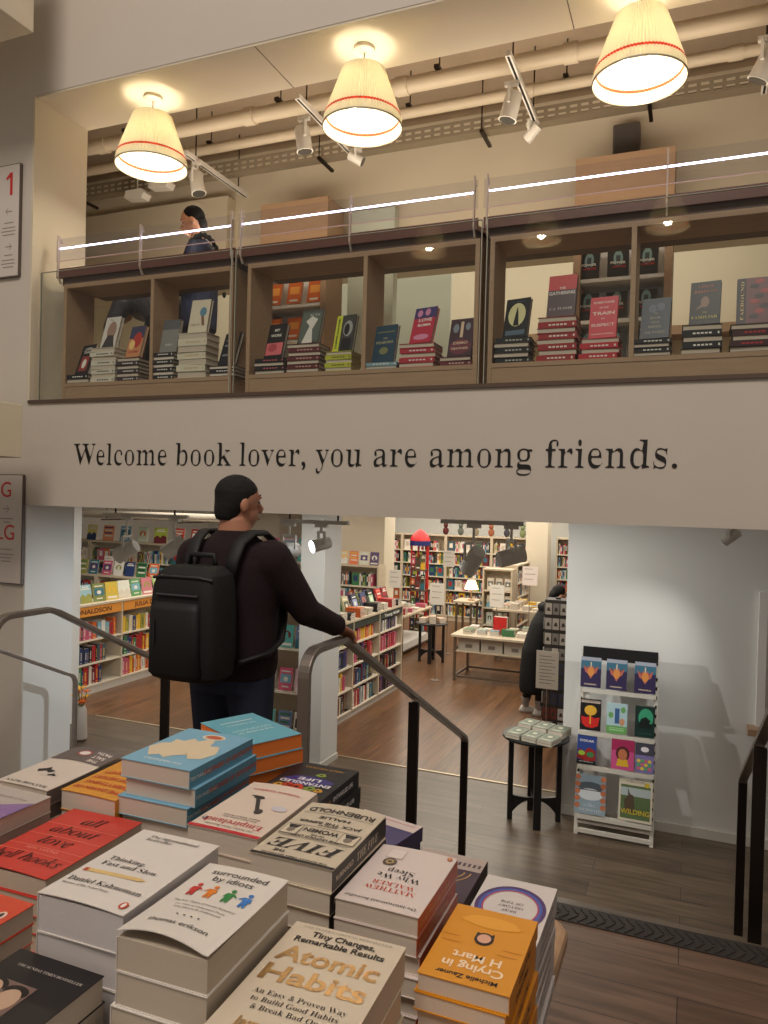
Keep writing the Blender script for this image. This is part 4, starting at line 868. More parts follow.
piles = [  # x0, x1, n, spine colour, page, accent, hard, face: (w, cover, title lines, deco, mats), label colour words
 (-4.20, -3.99, 2, cK, PAGEY, cW, 'black', (.15, (36, 32, 38), [('LADY', 0, .32, .028, 'bold', 0, .5), ("TAN'S", 0, .2, .028, 'bold', 0, .6)], lambda m, w, h: (sq(m, w, h, -.3, -.4, .3, .1, 1), el(m, w, h, 0, -.15, .16, .16, 0, .0003)), [IW, tmat((150, 60, 56))], 'black hardback with white capitals and a dull red panel')),
 (-3.98, -3.75, 6, (206, 198, 182), PAGEY, cK, 'cream', (.14, (200, 194, 186), [('The', -.1, .38, .018, 'serif', 1, None)], lambda m, w, h: d_face(m, w, h, 1, 0), [tmat((150, 120, 104)), tmat((60, 54, 56))], 'pale grey hardback showing a dark haired figure')),
 (-3.74, -3.54, 4, (60, 48, 50), PAGEY, cW, 'dark brown', (.14, (196, 132, 90), [('HOME', 0, -.36, .022, 'bold', 1, .7)], lambda m, w, h: (sq(m, w, h, -.5, .1, .5, .5, 0), el(m, w, h, .1, .05, .3, .25, 1), el(m, w, h, -.2, -.1, .2, .15, 2, .0003)), [tmat((60, 60, 90)), tmat((176, 52, 46)), tmat((226, 190, 120))], 'orange hardback with an indigo and red picture')),
 (-3.44, -3.25, 5, (40, 36, 38), PAGE, cW, 'charcoal', (.14, (128, 126, 122), [('SOLO', 0, -.3, .02, 'serif', 1, .4)], lambda m, w, h: sq(m, w, h, -.5, .2, .5, .5, 0), [tmat((90, 90, 92)), IW], 'mid grey hardback with a darker top band')),
 (-3.23, -2.99, 7, (208, 200, 178), PAGEY, (190, 170, 130), 'cream', (.15, (204, 192, 170), [('TRUST', -.15, -.3, .02, 'serif', 1, .5)], lambda m, w, h: (el(m, w, h, .18, .12, .18, .14, 0), blob(m, [(.1*w, .0), (.24*w, .0), (.34*w, -.3*h), (.2*w, -.3*h)], .0003, 1)), [tmat((90, 130, 150)), tmat((120, 84, 66))], 'beige hardback showing a small blue sphere and figure')),
 (-2.97, -2.76, 2, cK, PAGE, cW, 'black', (.15, (30, 32, 40), [('THE', 0, .36, .016, 'bold', 0, None), ('WOMAN', 0, .24, .02, 'bold', 0, .7), ('BEHIND', 0, .08, .02, 'bold', 0, .7), ('THE', 0, -.06, .016, 'bold', 0, None), ('MIRROR', 0, -.22, .02, 'bold', 0, .7)], None, [tmat((150, 156, 166))], 'near-black hardback filled with grey stacked title words')),
 (-2.63, -2.40, 4, cK, PAGEY, (190, 90, 100), 'black and pink', (.145, (28, 26, 28), [('MY', 0, .28, .026, 'bold', 0, .3), ('WORK', 0, .12, .026, 'bold', 0, .62)], lambda m, w, h: (sq(m, w, h, -.46, -.42, .46, -.06, 1), el(m, w, h, -.1, -.2, .25, .12, 2)), [IW, tmat((206, 104, 110)), tmat((170, 70, 76))], 'black hardback with a rose pink photograph')),
 (-2.39, -2.15, 5, (92, 36, 38), PAGEY, (190, 150, 140), 'maroon', (.155, (70, 72, 66), [('ACTS', .1, .3, .022, 'serif', 0, .5)], lambda m, w, h: (blob(m, [(-.3*w, -.5*h), (.2*w, -.5*h), (.1*w, -.1*h), (.3*w, .2*h), (.0, .3*h), (-.25*w, .15*h), (-.05*w, .0)], .0003, 0), sq(m, w, h, -.45, -.45, .45, .42, 1)), [tmat((206, 200, 190)), tmat((84, 92, 84))], 'dark green hardback with a pale swan-like curve')),
 (-2.12, -1.93, 3, (176, 178, 60), PAGEY, cK, 'lime yellow', (.145, (60, 60, 58), [('DOPPELGANGER', 0, .0, .018, 'bold', 1, .01)], lambda m, w, h: (sq(m, w, h, -.5, -.5, -.2, .5, 0), el(m, w, h, .15, .12, .24, .22, 2), sq(m, w, h, -.1, -.5, .4, -.15, 1), el(m, w, h, .1, .1, .14, .16, 1, .0003)), [tmat((196, 200, 60)), IK, tmat((150, 150, 146))], 'grey photo hardback with a lime yellow side band')),
 (-1.87, -1.64, 1, (120, 150, 160), PAGEY, cW, 'pale blue', (.155, (40, 66, 84), [('THE', 0, .12, .016, 'serif', 0, None), ('PHARISEE', 0, .0, .022, 'serif', 0, .8)], lambda m, w, h: (el(m, w, h, 0, -.2, .2, .1, 1), sq(m, w, h, -.4, .3, .4, .33, 1)), [tmat((206, 190, 140)), tmat((120, 120, 80))], 'dark teal hardback with gold title capitals')),
 (-1.63, -1.40, 3, (170, 44, 58), PAGEY, (220, 210, 214), 'crimson', (.15, (176, 44, 66), [('LOVE', .05, .1, .028, 'bold', 0, .6), ('ROMA', .05, -.04, .024, 'bold', 0, .6)], lambda m, w, h: (sq(m, w, h, -.5, .2, .5, .5, 1), el(m, w, h, -.25, .34, .12, .1, 2), el(m, w, h, .1, .36, .12, .1, 2), el(m, w, h, 0, -.34, .35, .08, 2)), [IW, tmat((66, 56, 104)), tmat((200, 130, 160))], 'crimson hardback with white capitals under a violet top')),
 (-1.38, -1.18, 2, (96, 36, 44), PAGEY, (200, 170, 160), 'dark red', (.15, (60, 34, 46), [('DEMO', 0, -.18, .022, 'bold', 0, .6), ('FEATHER', 0, -.32, .018, 'bold', 0, .7)], lambda m, w, h: (el(m, w, h, 0, -.25, .46, .2, 1), sq(m, w, h, -.06, .0, .06, .42, 0), el(m, w, h, -.25, .25, .12, .12, 2), el(m, w, h, .25, .28, .1, .1, 2)), [tmat((206, 180, 150)), tmat((104, 40, 56)), tmat((120, 130, 140))], 'plum hardback with a maroon oval and pale quill')),
 (-1.06, -.85, 4, cK, PAGEY, (170, 170, 160), 'black', (.145, (30, 32, 34), [('THE MAIDEN', 0, .4, .011, 'serif', 2, .6)], lambda m, w, h: (el(m, w, h, 0, .08, .36, .3, 0), blob(m, [(-.12*w, -.2*h), (.12*w, -.2*h), (.06*w, .1*h), (.0, .3*h), (-.06*w, .1*h)], .0004, 1), sq(m, w, h, -.4, -.44, .4, -.32, 2)), [tmat((206, 200, 150)), IK, tmat((84, 100, 116))], 'black hardback with a standing figure before a pale moon')),
 (-.82, -.60, 6, (150, 36, 40), PAGEY, cW, 'red and black', (.155, (58, 22, 28), [('THE', .0, .16, .018, 'bold', 0, None), ('GATHERING', 0, .03, .027, 'bold', 0, .92), ('C.J. TUDOR', 0, -.34, .019, 'serif', 0, .8)], lambda m, w, h: sq(m, w, h, -.5, .14, .5, .5, 1), [tmat((206, 196, 190)), tmat((176, 34, 36))], 'red and black hardback with large white title, tallest of its pile')),
 (-.59, -.38, 3, (176, 36, 48), PAGEY, cW, 'scarlet', (.145, (190, 46, 58), [('EVERYONE', 0, .34, .017, 'bold', 0, .75), ('ON THIS', 0, .22, .012, 'bold', 0, None), ('TRAIN', 0, .06, .026, 'bold', 0, .8), ('IS A', 0, -.05, .012, 'bold', 0, None), ('SUSPECT', 0, -.22, .022, 'bold', 0, .85), ('BENJAMIN STEVENSON', 0, -.42, .009, 'bold', 0, .8)], None, [tmat((226, 196, 186))], 'scarlet hardback lettered all over in cream capitals')),
 (-.32, -.12, 2, cK, PAGEY, cW, 'dark navy', (.145, (38, 40, 50), [('THE', 0, .1, .012, 'serif', 0, None), ('BOOK', 0, -.02, .019, 'serif', 0, None), ('THAT', 0, -.13, .017, 'serif', 0, None), ('BROKE', 0, -.24, .019, 'serif', 0, None), ('THE WORLD', 0, -.38, .018, 'serif', 0, .7)], lambda m, w, h: (el(m, w, h, -.1, .24, .16, .1, 1), el(m, w, h, .15, .28, .16, .1, 1), sq(m, w, h, -.46, -.46, .46, .47, 2, -.0001)), [tmat((170, 156, 130)), tmat((80, 86, 100)), tmat((46, 50, 62))], 'dark navy hardback with antique gold title words')),
 (-.08, .12, 4, cK, PAGEY, cW, 'black', (.145, (30, 24, 28), [('LEIGH', 0, .36, .019, 'serif', 0, .5), ('BARDUGO', 0, .24, .019, 'serif', 0, .75), ('THE', 0, -.24, .011, 'serif', 1, None), ('FAMILIAR', 0, -.37, .021, 'serif', 1, .85)], lambda m, w, h: (el(m, w, h, .0, .02, .14, .13, 2), blob(m, [(-.3*w, -.16*h), (-.02*w, .04*h), (.05*w, -.06*h)], .0003, 2)), [tmat((196, 104, 60)), tmat((206, 190, 80)), tmat((140, 110, 96))], 'black hardback with orange author name and yellow title')),
 (.15, .36, 4, (60, 24, 30), PAGEY, cR, 'black and red', (.18, (92, 30, 34), [('FAEBOUND', 0, .0, .01, 'serif', 1, .01)], lambda m, w, h: (sq(m, w, h, -.5, -.5, -.26, .5, 2), [el(m, w, h, -.05+.13*(k % 3), -.35+.11*k, .12, .05, 1 if k % 2 else 2, .0003) for k in range(8)]), [tmat((216, 190, 130)), tmat((150, 50, 48)), tmat((44, 24, 30))], 'dark red patterned hardback at the right edge')),
]
for pi, (x0, x1, n, sc, pg, ac, cw, (fw, fc, lines, deco, mt, flab)) in enumerate(piles):
    w = x1-x0-.012; d = .15
    H_, n = ((.06, 2), (.24, 8), (.16, 6), (.18, 7), (.30, 7), (.07, 3), (.10, 4), (.18, 7), (.12, 5), (.04, 2), (.14, 5), (.05, 2), (.14, 5), (.24, 8), (.11, 4), (.09, 4), (.15, 5), (.14, 5))[pi]
    t = H_/n; xc = (x0+x1)/2
    me = book_mesh(d, w, t-.0008, sc, pg, ac, True)
    for k in range(n):
        jx = random.uniform(-.006, .006)
        book(me, (xc+jx, 4.235+random.uniform(-.004, .004), BZ+k*t), omat((-90 if (n-k) % 2 == (pi % 3 == 0) else 90)+random.uniform(-1.5, 1.5), 'flat'), 'hardback_book',
             '%s-spined hardback, %s from top, under the %s' % (cw, ORD[n-1-k], ' '.join(flab.split()[:6])), 'book', 'pile under the '+' '.join(flab.split()[:5]))
    h = .235 if pi not in (13, 17) else .245
    lean = 14+random.uniform(-3, 5)
    mk = titled(mt, fw, h, .028, fc, [l for l in lines if not (l[6] and l[6] < .05)], deco)
    z0 = BZ+n*t+.001
    o = mk((xc+.015, 4.218+h/2*math.sin(R(lean)), z0+h/2*math.cos(R(lean))), omat(-90+random.uniform(-14, 2), 'face', lean), flab+', standing on its pile', None)
    if pi in (8, 17):    # title running up the side band
        m = MB(Matrix(((0, -1, 0, 0), (1, 0, 0, 0), (0, 0, 1, 0), (0, 0, 0, 1)))); s = 'DOPPELGANGER' if pi == 8 else 'FAEBOUND'
        put(m, s, 0, .35*fw-.006, .0294, .02, 'bold' if pi == 8 else 'serif', 0, width=.85*h); m.build('side_title', [IK if pi == 8 else tmat((216, 190, 130))], o)
    # prop behind each leaning book
    tag(MB().prism([(-.03, 0), (.03, 0), (.03, .004), (-.026, .004), (-.026, .13), (-.03, .13)], .05, 0, 'x', -.025).build('book_stand', ACRYL, loc=(xc+.02, 4.305, z0-.0005)), 'small clear stand behind the %s' % ' '.join(flab.split()[:7]), 'stand', 'clear book stands')

# =====================================================================  UPPER ROOM SHELF UNITS
def tall_unit(x, w, y, label, top=4.48):
    t = thing('tall_display_unit', label, 'shelf unit', (x, y, 2.24)); h = top-2.24
    MB().box(0, 0, 1.73, w, .35, h).build('wood_header', OAK, t)
    for xx in (0, w-.06): MB().box(xx, 0, 0, xx+.06, .35, 1.73).build('side_panel', OAK, t)
    MB().box(.06, .32, 0, w-.06, .35, 1.73).build('back_panel', WHITE, t)
    for z in (.22, .55, .88, 1.22): MB().box(.06, .02, z, w-.06, .32, z+.03).build('shelf', WHITE, t)
    return t
tall_unit(-3.985, .73, 6.38, 'tall wood-headed display unit upstairs with orange books'); tall_unit(-.97, .77, 6.38, 'tall wood-headed display unit upstairs with black paperbacks')
MB_ = MB().box(-3.2, 6.74, 2.24, -2.72, 6.845, 4.45); struct('trim_8', MB_, mat('pale_green_panel', (196, 204, 190), .5))
OR = (206, 98, 34)
k = 0
for z in (2.24+.91, 2.24+1.25):
    for i in range(3):
        mk = titled([IW, tmat((236, 160, 70))], .15, .22, .03, OR, [], lambda m, w, h: (sq(m, w, h, -.35, -.05, .35, .3, 1), sq(m, w, h, -.3, -.4, .3, -.3, 0)), hard=False)
        mk(((-4.20+.24*i)*.914, 6.46, z+.112), omat(-90, 'face', 12), 'orange paperback facing out upstairs, %s of its shelf, %s shelf' % (ORD[i], ('lower', 'upper')[k]), 'orange paperbacks upstairs'); 
    k += 1
def d_punk(m, w, h): sq(m, w, h, -.5, -.5, .5, .5, 2); el(m, w, h, .0, .18, .22, .3, 0); sq(m, w, h, -.1, -.1, .1, .3, 3, .0004)
for j, z in enumerate((2.24+.58, 2.24+.91, 2.24+1.25)):
    for i in range(3):
        mk = titled([tmat((120, 150, 150)), IW, IK, tmat((60, 70, 76)), IR], .17, .235, .03, cK, [('POWER', 0, -.02, .03, 'bold', 1, .7), ('HOUSE', .05, -.16, .025, 'bold', 4, .6)], d_punk, hard=False)
        mk(((-.93+.25*i)*.914, 6.48, z+.12), omat(-90+random.uniform(-6, 6), 'face', 11), 'black paperback facing out upstairs, %s from left on the %s shelf' % (ORD[i], ('lowest', 'middle', 'top')[j]), 'black paperbacks upstairs')
t = thing('white_display_board', 'white board on a wooden rail upstairs beside the orange books', 'board', (-3.2, 8.2, 2.24))
MB().box(-.9, 0, .0, .6, .03, 2.0).build('panel', mat('pale_board', (206, 214, 206), .5), t)
t = thing('low_shelf_unit', 'low wooden shelf unit at the back of the upper room', 'shelf unit', (-2.3, 8.9, 2.24))
MB().box(0, 0, 0, 2.9, .35, .05).box(0, 0, 1.3, 2.9, .35, 1.4).build('board', OAK, t)
for xx in (0, .95, 1.9, 2.85): MB().box(xx, 0, .05, xx+.05, .35, 1.3).build('divider', OAK, t)
MB().box(.05, .3, .05, 2.85, .34, 1.3).build('back_panel', mat('unit_back', (196, 180, 150), .6), t)
for i in range(3):
    for j in range(4): tag(MB().box(-.105, -.01, 0, .105, .2, .2).prism([(-.1, .2), (.1, .2), (.06, .24), (-.06, .24)], .18, 0, 'y', 0).build('storage_box', mat('box_%d' % (j % 3), ((150, 120, 80), (110, 90, 70), (190, 180, 160))[j % 3], .6), loc=(-2.1+.95*i+.215*j+.0, 9.0, 2.24+.05)), 'small lidded box on the back shelf, bay %s, %s along' % (ORD[i], ORD[j]), 'box', 'boxes on the back shelf upstairs')

# =====================================================================  MAGAZINE RACK BY THE RIGHT WALL
t = thing('book_display_rack', 'white metal leaning display rack with a black header by the right wall', 'display rack', (-.505, 6.28, L)); RW = .285
def ry(z): return -.12+.21*(z/1.45)     # front face leans back with height (local y)
b = MB(); b.bar((-RW, ry(0), 0), (-RW, ry(1.45), 1.45), .022, .03, up=(1, 0, 0)).build('side_upright', WHM, t, bevel=.002)
MB().bar((RW, ry(0), 0), (RW, ry(1.45), 1.45), .022, .03, up=(1, 0, 0)).build('side_upright', WHM, t, bevel=.002)
for sx in (-1, 1):
    MB().bar((sx*RW, .17, 0), (sx*RW, ry(.35)+.01, .42), .02, .02, up=(1, 0, 0)).build('rear_strut', WHM, t)
    b = MB()
    for k in range(16): b.box(sx*RW-.006, ry(.2+.07*k)-.017, .2+.07*k, sx*RW+.006, ry(.2+.07*k)-.0155, .225+.07*k)
    b.build('slot_holes', BLACK, t)
MB().box(-RW, ry(.03)-.015, .02, RW, ry(.03)+.015, .05).build('foot_bar', WHM, t)
MB().bar((-RW, ry(.11), .10), (RW, ry(.11), .10), .02, .02).build('foot_bar', WHM, t)
MB().prism([(ry(1.37)-.02, 1.37), (ry(1.37)-.005, 1.37), (ry(1.47)-.005, 1.47), (ry(1.47)-.02, 1.47)], 2*RW+.01, 0, 'x', -RW-.005).build('header_panel', BLACK, t)
for z, nm in ((1.125, 0), (.79, 1), (.525, 2), (.15, 3)):
    y = ry(z)
    MB().prism([(y-.05, z-.012), (y-.05, z+.022), (y-.046, z+.022), (y-.046, z-.004), (y+.05, z-.002), (y+.05, z-.012)], 2*RW, 0, 'x', -RW).build('shelf', WHM, t)
MB().prism([(ry(.78), .82), (ry(.78)+.004, .82), (ry(1.1)+.004, 1.1), (ry(1.1), 1.1)], .05, 0, 'x', -RW+.01).build('price_card', WHITE, t)
def rackbook(x, zbase, w, h, cov, lines, deco, mats, label, tt=.03):
    z = zbase+L; lean = 9; yb = 6.28+ry(zbase)-.028
    mk = titled(mats, w, h, tt, cov, lines, deco, hard=False, page=PAGE)
    mk((x, yb+h/2*math.sin(R(lean))+.012, z+.001+h/2*math.cos(R(lean))), omat(-90+random.uniform(-2, 2), 'face', lean), label, 'books on the display rack', 'paperback_book')
def d_phx(m, w, h):
    sq(m, w, h, -.5, .12, .5, .38, 3); sq(m, w, h, -.5, .38, .5, .5, 4)
    fan(m, [(w*(a), h*(b)) for a, b in ((-.38, .22), (-.28, .0), (-.14, -.06), (0, -.22), (.14, -.06), (.28, .0), (.38, .22), (.2, .1), (.1, .22), (0, .12), (-.1, .22), (-.2, .1))], .0003, 0)
    el(m, w, h, 0, .02, .16, .15, 1, .0004); sq(m, w, h, -.03, .1, .03, .34, 2, .0003)
for i in range(3):
    rackbook((-.724, -.522, -.306)[i], 1.148, .158, .24, (54, 46, 84), [('FIREBIRD', 0, -.42, .014, 'bold', 2, .6)], d_phx, [tmat((196, 110, 96)), tmat((226, 150, 80)), tmat((226, 206, 180)), tmat((66, 116, 140)), tmat((170, 176, 190))],
             'purple paperback with glowing orange shape, %s on top rack shelf' % ('left', 'middle', 'right')[i])
rackbook(-.712, .813, .16, .245, (26, 24, 26), [('STRANGEWORLDS', 0, .41, .014, 'bold', 0, .85)], lambda m, w, h: (sq(m, w, h, -.46, .38, .46, .46, 3), el(m, w, h, .0, .14, .3, .16, 1), sq(m, w, h, -.03, -.3, .03, .3, 1, .0004), fan(m, [(w*a, h*b) for a, b in ((-.45, -.06), (-.2, -.1), (0, -.04), (.2, -.1), (.45, -.06), (.38, -.34), (.1, -.42), (-.2, -.4), (-.4, -.3))], .0003, 2)), [tmat((80, 60, 56)), tmat((226, 176, 60)), tmat((206, 40, 36)), tmat((206, 190, 176))], 'black paperback with a yellow and red drawing, second rack shelf left')
rackbook(-.508, .813, .155, .235, (176, 206, 214), [('WONDERGARDEN', 0, -.36, .012, 'bold', 3, .7)], lambda m, w, h: (sq(m, w, h, -.5, -.5, .5, -.24, 1), sq(m, w, h, -.1, -.16, .12, .34, 0, .0003), el(m, w, h, .26, -.1, .13, .12, 2, .0003), el(m, w, h, -.3, .1, .12, .1, 1, .0003), el(m, w, h, .3, .3, .12, .1, 1, .0003), sq(m, w, h, -.36, -.4, .36, -.3, 4, .0004)), [tmat((60, 96, 150)), tmat((110, 166, 96)), tmat((206, 150, 110)), tmat((50, 110, 60)), tmat((160, 216, 150))], 'pale blue paperback with a tall blue tower, second rack shelf middle')
rackbook(-.297, .813, .145, .24, (20, 50, 46), [('LEGEND', 0, -.4, .017, 'serif', 2, .7)], lambda m, w, h: (el(m, w, h, .05, .12, .38, .3, 0), fan(m, [(w*a, h*b) for a, b in ((-.35, -.2), (-.2, .08), (.05, .16), (.3, .04), (.2, -.08), (.42, -.06), (.3, -.22))], .0004, 1)), [tmat((60, 160, 120)), tmat((14, 30, 28)), tmat((60, 110, 96))], 'dark green paperback with a black beast silhouette, second rack shelf right')
rackbook(-.728, .548, .15, .225, (48, 70, 140), [('OSKAR', 0, .28, .024, 'bold', 0, .75), ('and the Storm', 0, -.42, .011, 'bold', 0, .7)], lambda m, w, h: (sq(m, w, h, -.5, -.5, .5, -.36, 4), fan(m, [(w*a, h*b) for a, b in ((-.5, -.3), (-.4, .02), (-.1, -.06), (.1, .1), (.45, .0), (.5, -.34), (.0, -.4))], .0002, 1), el(m, w, h, -.25, -.12, .18, .08, 2, .0004), el(m, w, h, .2, -.15, .2, .09, 3, .0004)), [tmat((226, 226, 226)), tmat((150, 40, 36)), tmat((150, 190, 60)), tmat((60, 130, 80)), tmat((30, 40, 40))], 'blue paperback with white title over red and green creatures, third rack shelf')
rackbook(-.452, .548, .172, .255, (206, 84, 140), [], lambda m, w, h: (sq(m, w, h, -.5, .06, .5, .5, 3), el(m, w, h, 0, -.02, .3, .22, 1, .0003), el(m, w, h, 0, -.05, .2, .17, 0, .0005), fan(m, [(w*a, h*b) for a, b in ((-.28, -.4), (-.2, -.18), (.2, -.18), (.28, -.4))], .0004, 2)), [tmat((196, 120, 84)), tmat((84, 40, 40)), tmat((226, 180, 50)), tmat((168, 44, 92))], 'hot pink paperback with a round face portrait, third rack shelf', .035)
rackbook(-.288, .548, .137, .22, (130, 120, 176), [], lambda m, w, h: (sq(m, w, h, -.5, .1, .5, .5, 3), el(m, w, h, .0, .3, .22, .09, 0, .0004), [el(m, w, h, -.32+.2*(k % 4), -.1-.13*(k//4), .1, .06, (1, 2, 4)[k % 3], .0005) for k in range(12)]), [tmat((236, 230, 236)), tmat((226, 200, 80)), tmat((90, 170, 110)), tmat((70, 70, 84)), tmat((206, 110, 130))], 'pastel patchwork paperback with a bright oval, third rack shelf right')
rackbook(-.687, .173, .235, .30, (150, 170, 184), [('THE', 0, -.24, .014, 'serif', 1, None), ('GIRL', 0, -.31, .026, 'serif', 1, .4), ('MERMAID', 0, -.43, .028, 'serif', 1, .72)], lambda m, w, h: (el(m, w, h, 0, .2, .42, .12, 0), el(m, w, h, .0, .0, .4, .15, 1, .00025), [el(m, w, h, -.42 if k % 2 else .42, .42-.18*(k//2), .09, .07, 2, .0004) for k in range(10)], sq(m, w, h, -.4, .1, .35, .12, 3, .0004)), [tmat((90, 100, 110)), tmat((214, 222, 228)), tmat((196, 120, 84)), tmat((70, 60, 60))], 'large picture book with white title and coral border, bottom rack shelf', .02)
rackbook(-.345, .173, .25, .315, (214, 206, 186), [('WILDING', 0, -.33, .052, 'bold', 3, .86), ('ISABELLA TREE', 0, .43, .016, 'serif', 4, .55)], lambda m, w, h: (sq(m, w, h, -.44, -.44, .44, .36, 0), sq(m, w, h, -.44, .1, .44, .3, 1, .0002), fan(m, [(w*a, h*b) for a, b in ((-.3, -.3), (-.34, .0), (-.22, .1), (-.24, .3), (-.16, .14), (-.06, .12), (.0, -.3))], .0003, 2), [m.poly([(w*(-.1+.06*k), -.35*h, .0004), (w*(-.08+.06*k), -.35*h, .0004), (w*(-.07+.065*k), h*(.0+.05*(k % 3)), .0004)], 5) for k in range(9)], el(m, w, h, .33, .4, .08, .055, 3, .0005)), [tmat((96, 116, 76)), tmat((176, 190, 190)), tmat((90, 76, 60)), tmat((206, 180, 60)), tmat((90, 90, 80)), tmat((60, 90, 56))], 'large wide-bordered picture book with yellow title, bottom rack shelf right', .02)

# =====================================================================  ROUND STOOL TABLES
def round_table(x, y, z0, h, r, label, rot=0):
    t = thing('round_side_table', label, 'side table', (x, y, z0), R(rot), 'round black side tables')
    MB().lathe([(.001, h-.026), (r-.012, h-.026), (r, h-.018), (r, h-.005), (r-.006, h), (.001, h)], seg=40).build('tabletop', BLKW, t, smooth=True)
    q = r*.72
    for k in range(4):
        a = R(90*k); c, s = math.cos(a), math.sin(a); 
        MB().box(-.03, -.02, 0, .03, .02, h-.026).build('leg', BLKW, t, loc=(q*c, q*s, 0), rz=a+R(90), bevel=.003)
    for k in range(2):   # crossed arched stretchers
        pts = [(-q, .20), (q, .20)]; n = 12
        lower = []
        for i in range(n+1):
            u = -1+2*i/n; lower.append((q*u, .03+.135*(1-abs(u)**2.4)))
        top_ = [(q, .20), (q*.6, .185), (-q*.6, .185), (-q, .20)]
        m = MB(Matrix.Rotation(R(90*k), 4, 'Z'))
        up = [(q*(-1+2*i/n), .185+.02*abs(-1+2*i/n)**3) for i in range(n+1)]
        vs = []; 
        for (xx, zz), (x2, z2) in zip(lower, up):
            for yy in (-.011, .011): vs += [(xx, yy, zz), (x2, yy, z2)]
        fs = []
        for i in range(n):
            a = 4*i; b_ = a+4; fs += [(a, b_, b_+1, a+1), (a+2, a+3, b_+3, b_+2), (a+1, b_+1, b_+3, a+3), (a, a+2, b_+2, b_)]
        fs += [(0, 1, 3, 2), (4*n, 4*n+2, 4*n+3, 4*n+1)]
        m.add(vs, fs).build('arched_stretcher', BLKW, t)
    return t
round_table(-1.15, 6.28, L, .71, .275, 'round black side table with four legs beside the white rack', 18)
round_table(-3.93, 11.85, L, .65, .27, 'round black side table far back in the shop with small piles', 10)
def d_green(m, w, h):
    sq(m, w, h, -.5, -.5, .5, .5, 1, .00005); fan(m, [(w*.38*math.cos(R(a)), h*.3*math.sin(R(a))+.1*h) for a in range(0, 360, 30)], .0002, 0); el(m, w, h, .0, .12, .16, .12, 2, .0004); sq(m, w, h, -.3, -.36, .3, -.28, 2, .0003)
gm = [tmat((66, 84, 62)), tmat((96, 106, 86)), tmat((176, 174, 146)), tmat((70, 90, 66))]
k = 0
for (x, y, n) in ((-1.28, 6.17, 2), (-1.14, 6.14, 2), (-1.01, 6.10, 2), (-1.235, 6.42, 2), (-1.10, 6.38, 2), (-.965, 6.34, 2)):
    for i in range(n):
        tt = .021 if k < 3*2 else .028
        mk = titled(gm, .128, .2, tt, (122, 134, 106), [], d_green, hard=False, page=PAGE)
        mk((x, y, L+.71+.0005+i*(tt+.0008)), Matrix.Rotation(R(-14), 3, 'Z'), 'mossy green paperback on the near side table, %s pile of six, %s' % (ORD[k//2], ('under', 'on top')[i]), 'green paperbacks on the near side table', 'paperback_book'); k += 1

# =====================================================================  SHOP: LOW BOOKCASES FILLED WITH BOOKS
PAL = [(40, 60, 110), (176, 40, 44), (226, 180, 50), (60, 120, 76), (30, 28, 34), (214, 206, 190), (206, 100, 44), (90, 60, 110), (120, 170, 190), (196, 90, 120), (70, 90, 100), (150, 150, 70), (226, 224, 216), (110, 40, 50), (50, 110, 130)]
PN = ['navy', 'red', 'yellow', 'green', 'black', 'cream', 'orange', 'purple', 'pale blue', 'pink', 'slate', 'olive', 'white', 'maroon', 'teal']
NB = [0]
def row(x, y0, y1, z, facing, hmax, where, grp, tmin=.018, tmax=.04, pal=None, fill=.85, along='y', depth=.14):
    """books standing side by side, spines towards `facing`"""
    u = y0; i = 0; end = y0+(y1-y0)*fill
    while u < end-.02:
        ci = random.choice(pal or range(len(PAL))); t = random.choice([tmin, (tmin+tmax)/2, tmax]); h = hmax*random.choice([.78, .86, .93, 1])
        if u+t > y1: break
        ln = 0
        me = book_mesh(depth, h, t-.001, PAL[ci], PAGE, random.choice([(226, 222, 210), (230, 200, 90), (60, 60, 66)]))
        d = random.uniform(0, .015)
        if along == 'y': loc = (x-depth/2-d, u, z+h/2)
        else: loc = (u+t if facing == -90 else u, x+depth/2+d, z+h/2)
        book(me, loc, omat(facing, 'spine', ln), 'shelved_book', '%s spine, %s book %s' % (PN[ci], ORD[min(i, 19)], where), 'book', grp)
        u += t; i += 1; NB[0] += 1
def low_case(x, ys, z0, ztop, shelves, label, depth=.36, sign=None, kick=.1):
    """bookcase along y with its open side towards +x; ys = bay edges"""
    t = thing('low_bookcase', label, 'bookcase', (x, ys[0], z0), 0, 'low ash bookcases in the shop'); Hh = ztop-z0
    ln = ys[-1]-ys[0]
    for y in ys: MB().box(-depth, y-ys[0]-.0125, kick, 0, y-ys[0]+.0125, Hh-.03).build('side_panel', SHOPW, t)
    MB().box(-depth, -.0125, kick, -depth+.015, ln+.0125, Hh-.03).build('back_panel', SHOPW, t)
    MB().box(-depth-.01, -.02, Hh-.03, .015, ln+.02, Hh).build('top', SHOPW, t, bevel=.003)
    MB().box(-depth+.02, 0, 0, -.03, ln, kick).build('plinth', mat('plinth_white', (206, 200, 190), .5), t)
    for zs in shelves:
        for a, b in zip(ys[:-1], ys[1:]): MB().box(-depth+.015, a-ys[0]+.0125, zs-.02, -.004, b-ys[0]-.0125, zs).build('shelf', mat('shelf_pale', (224, 214, 194), .5), t)
    return t
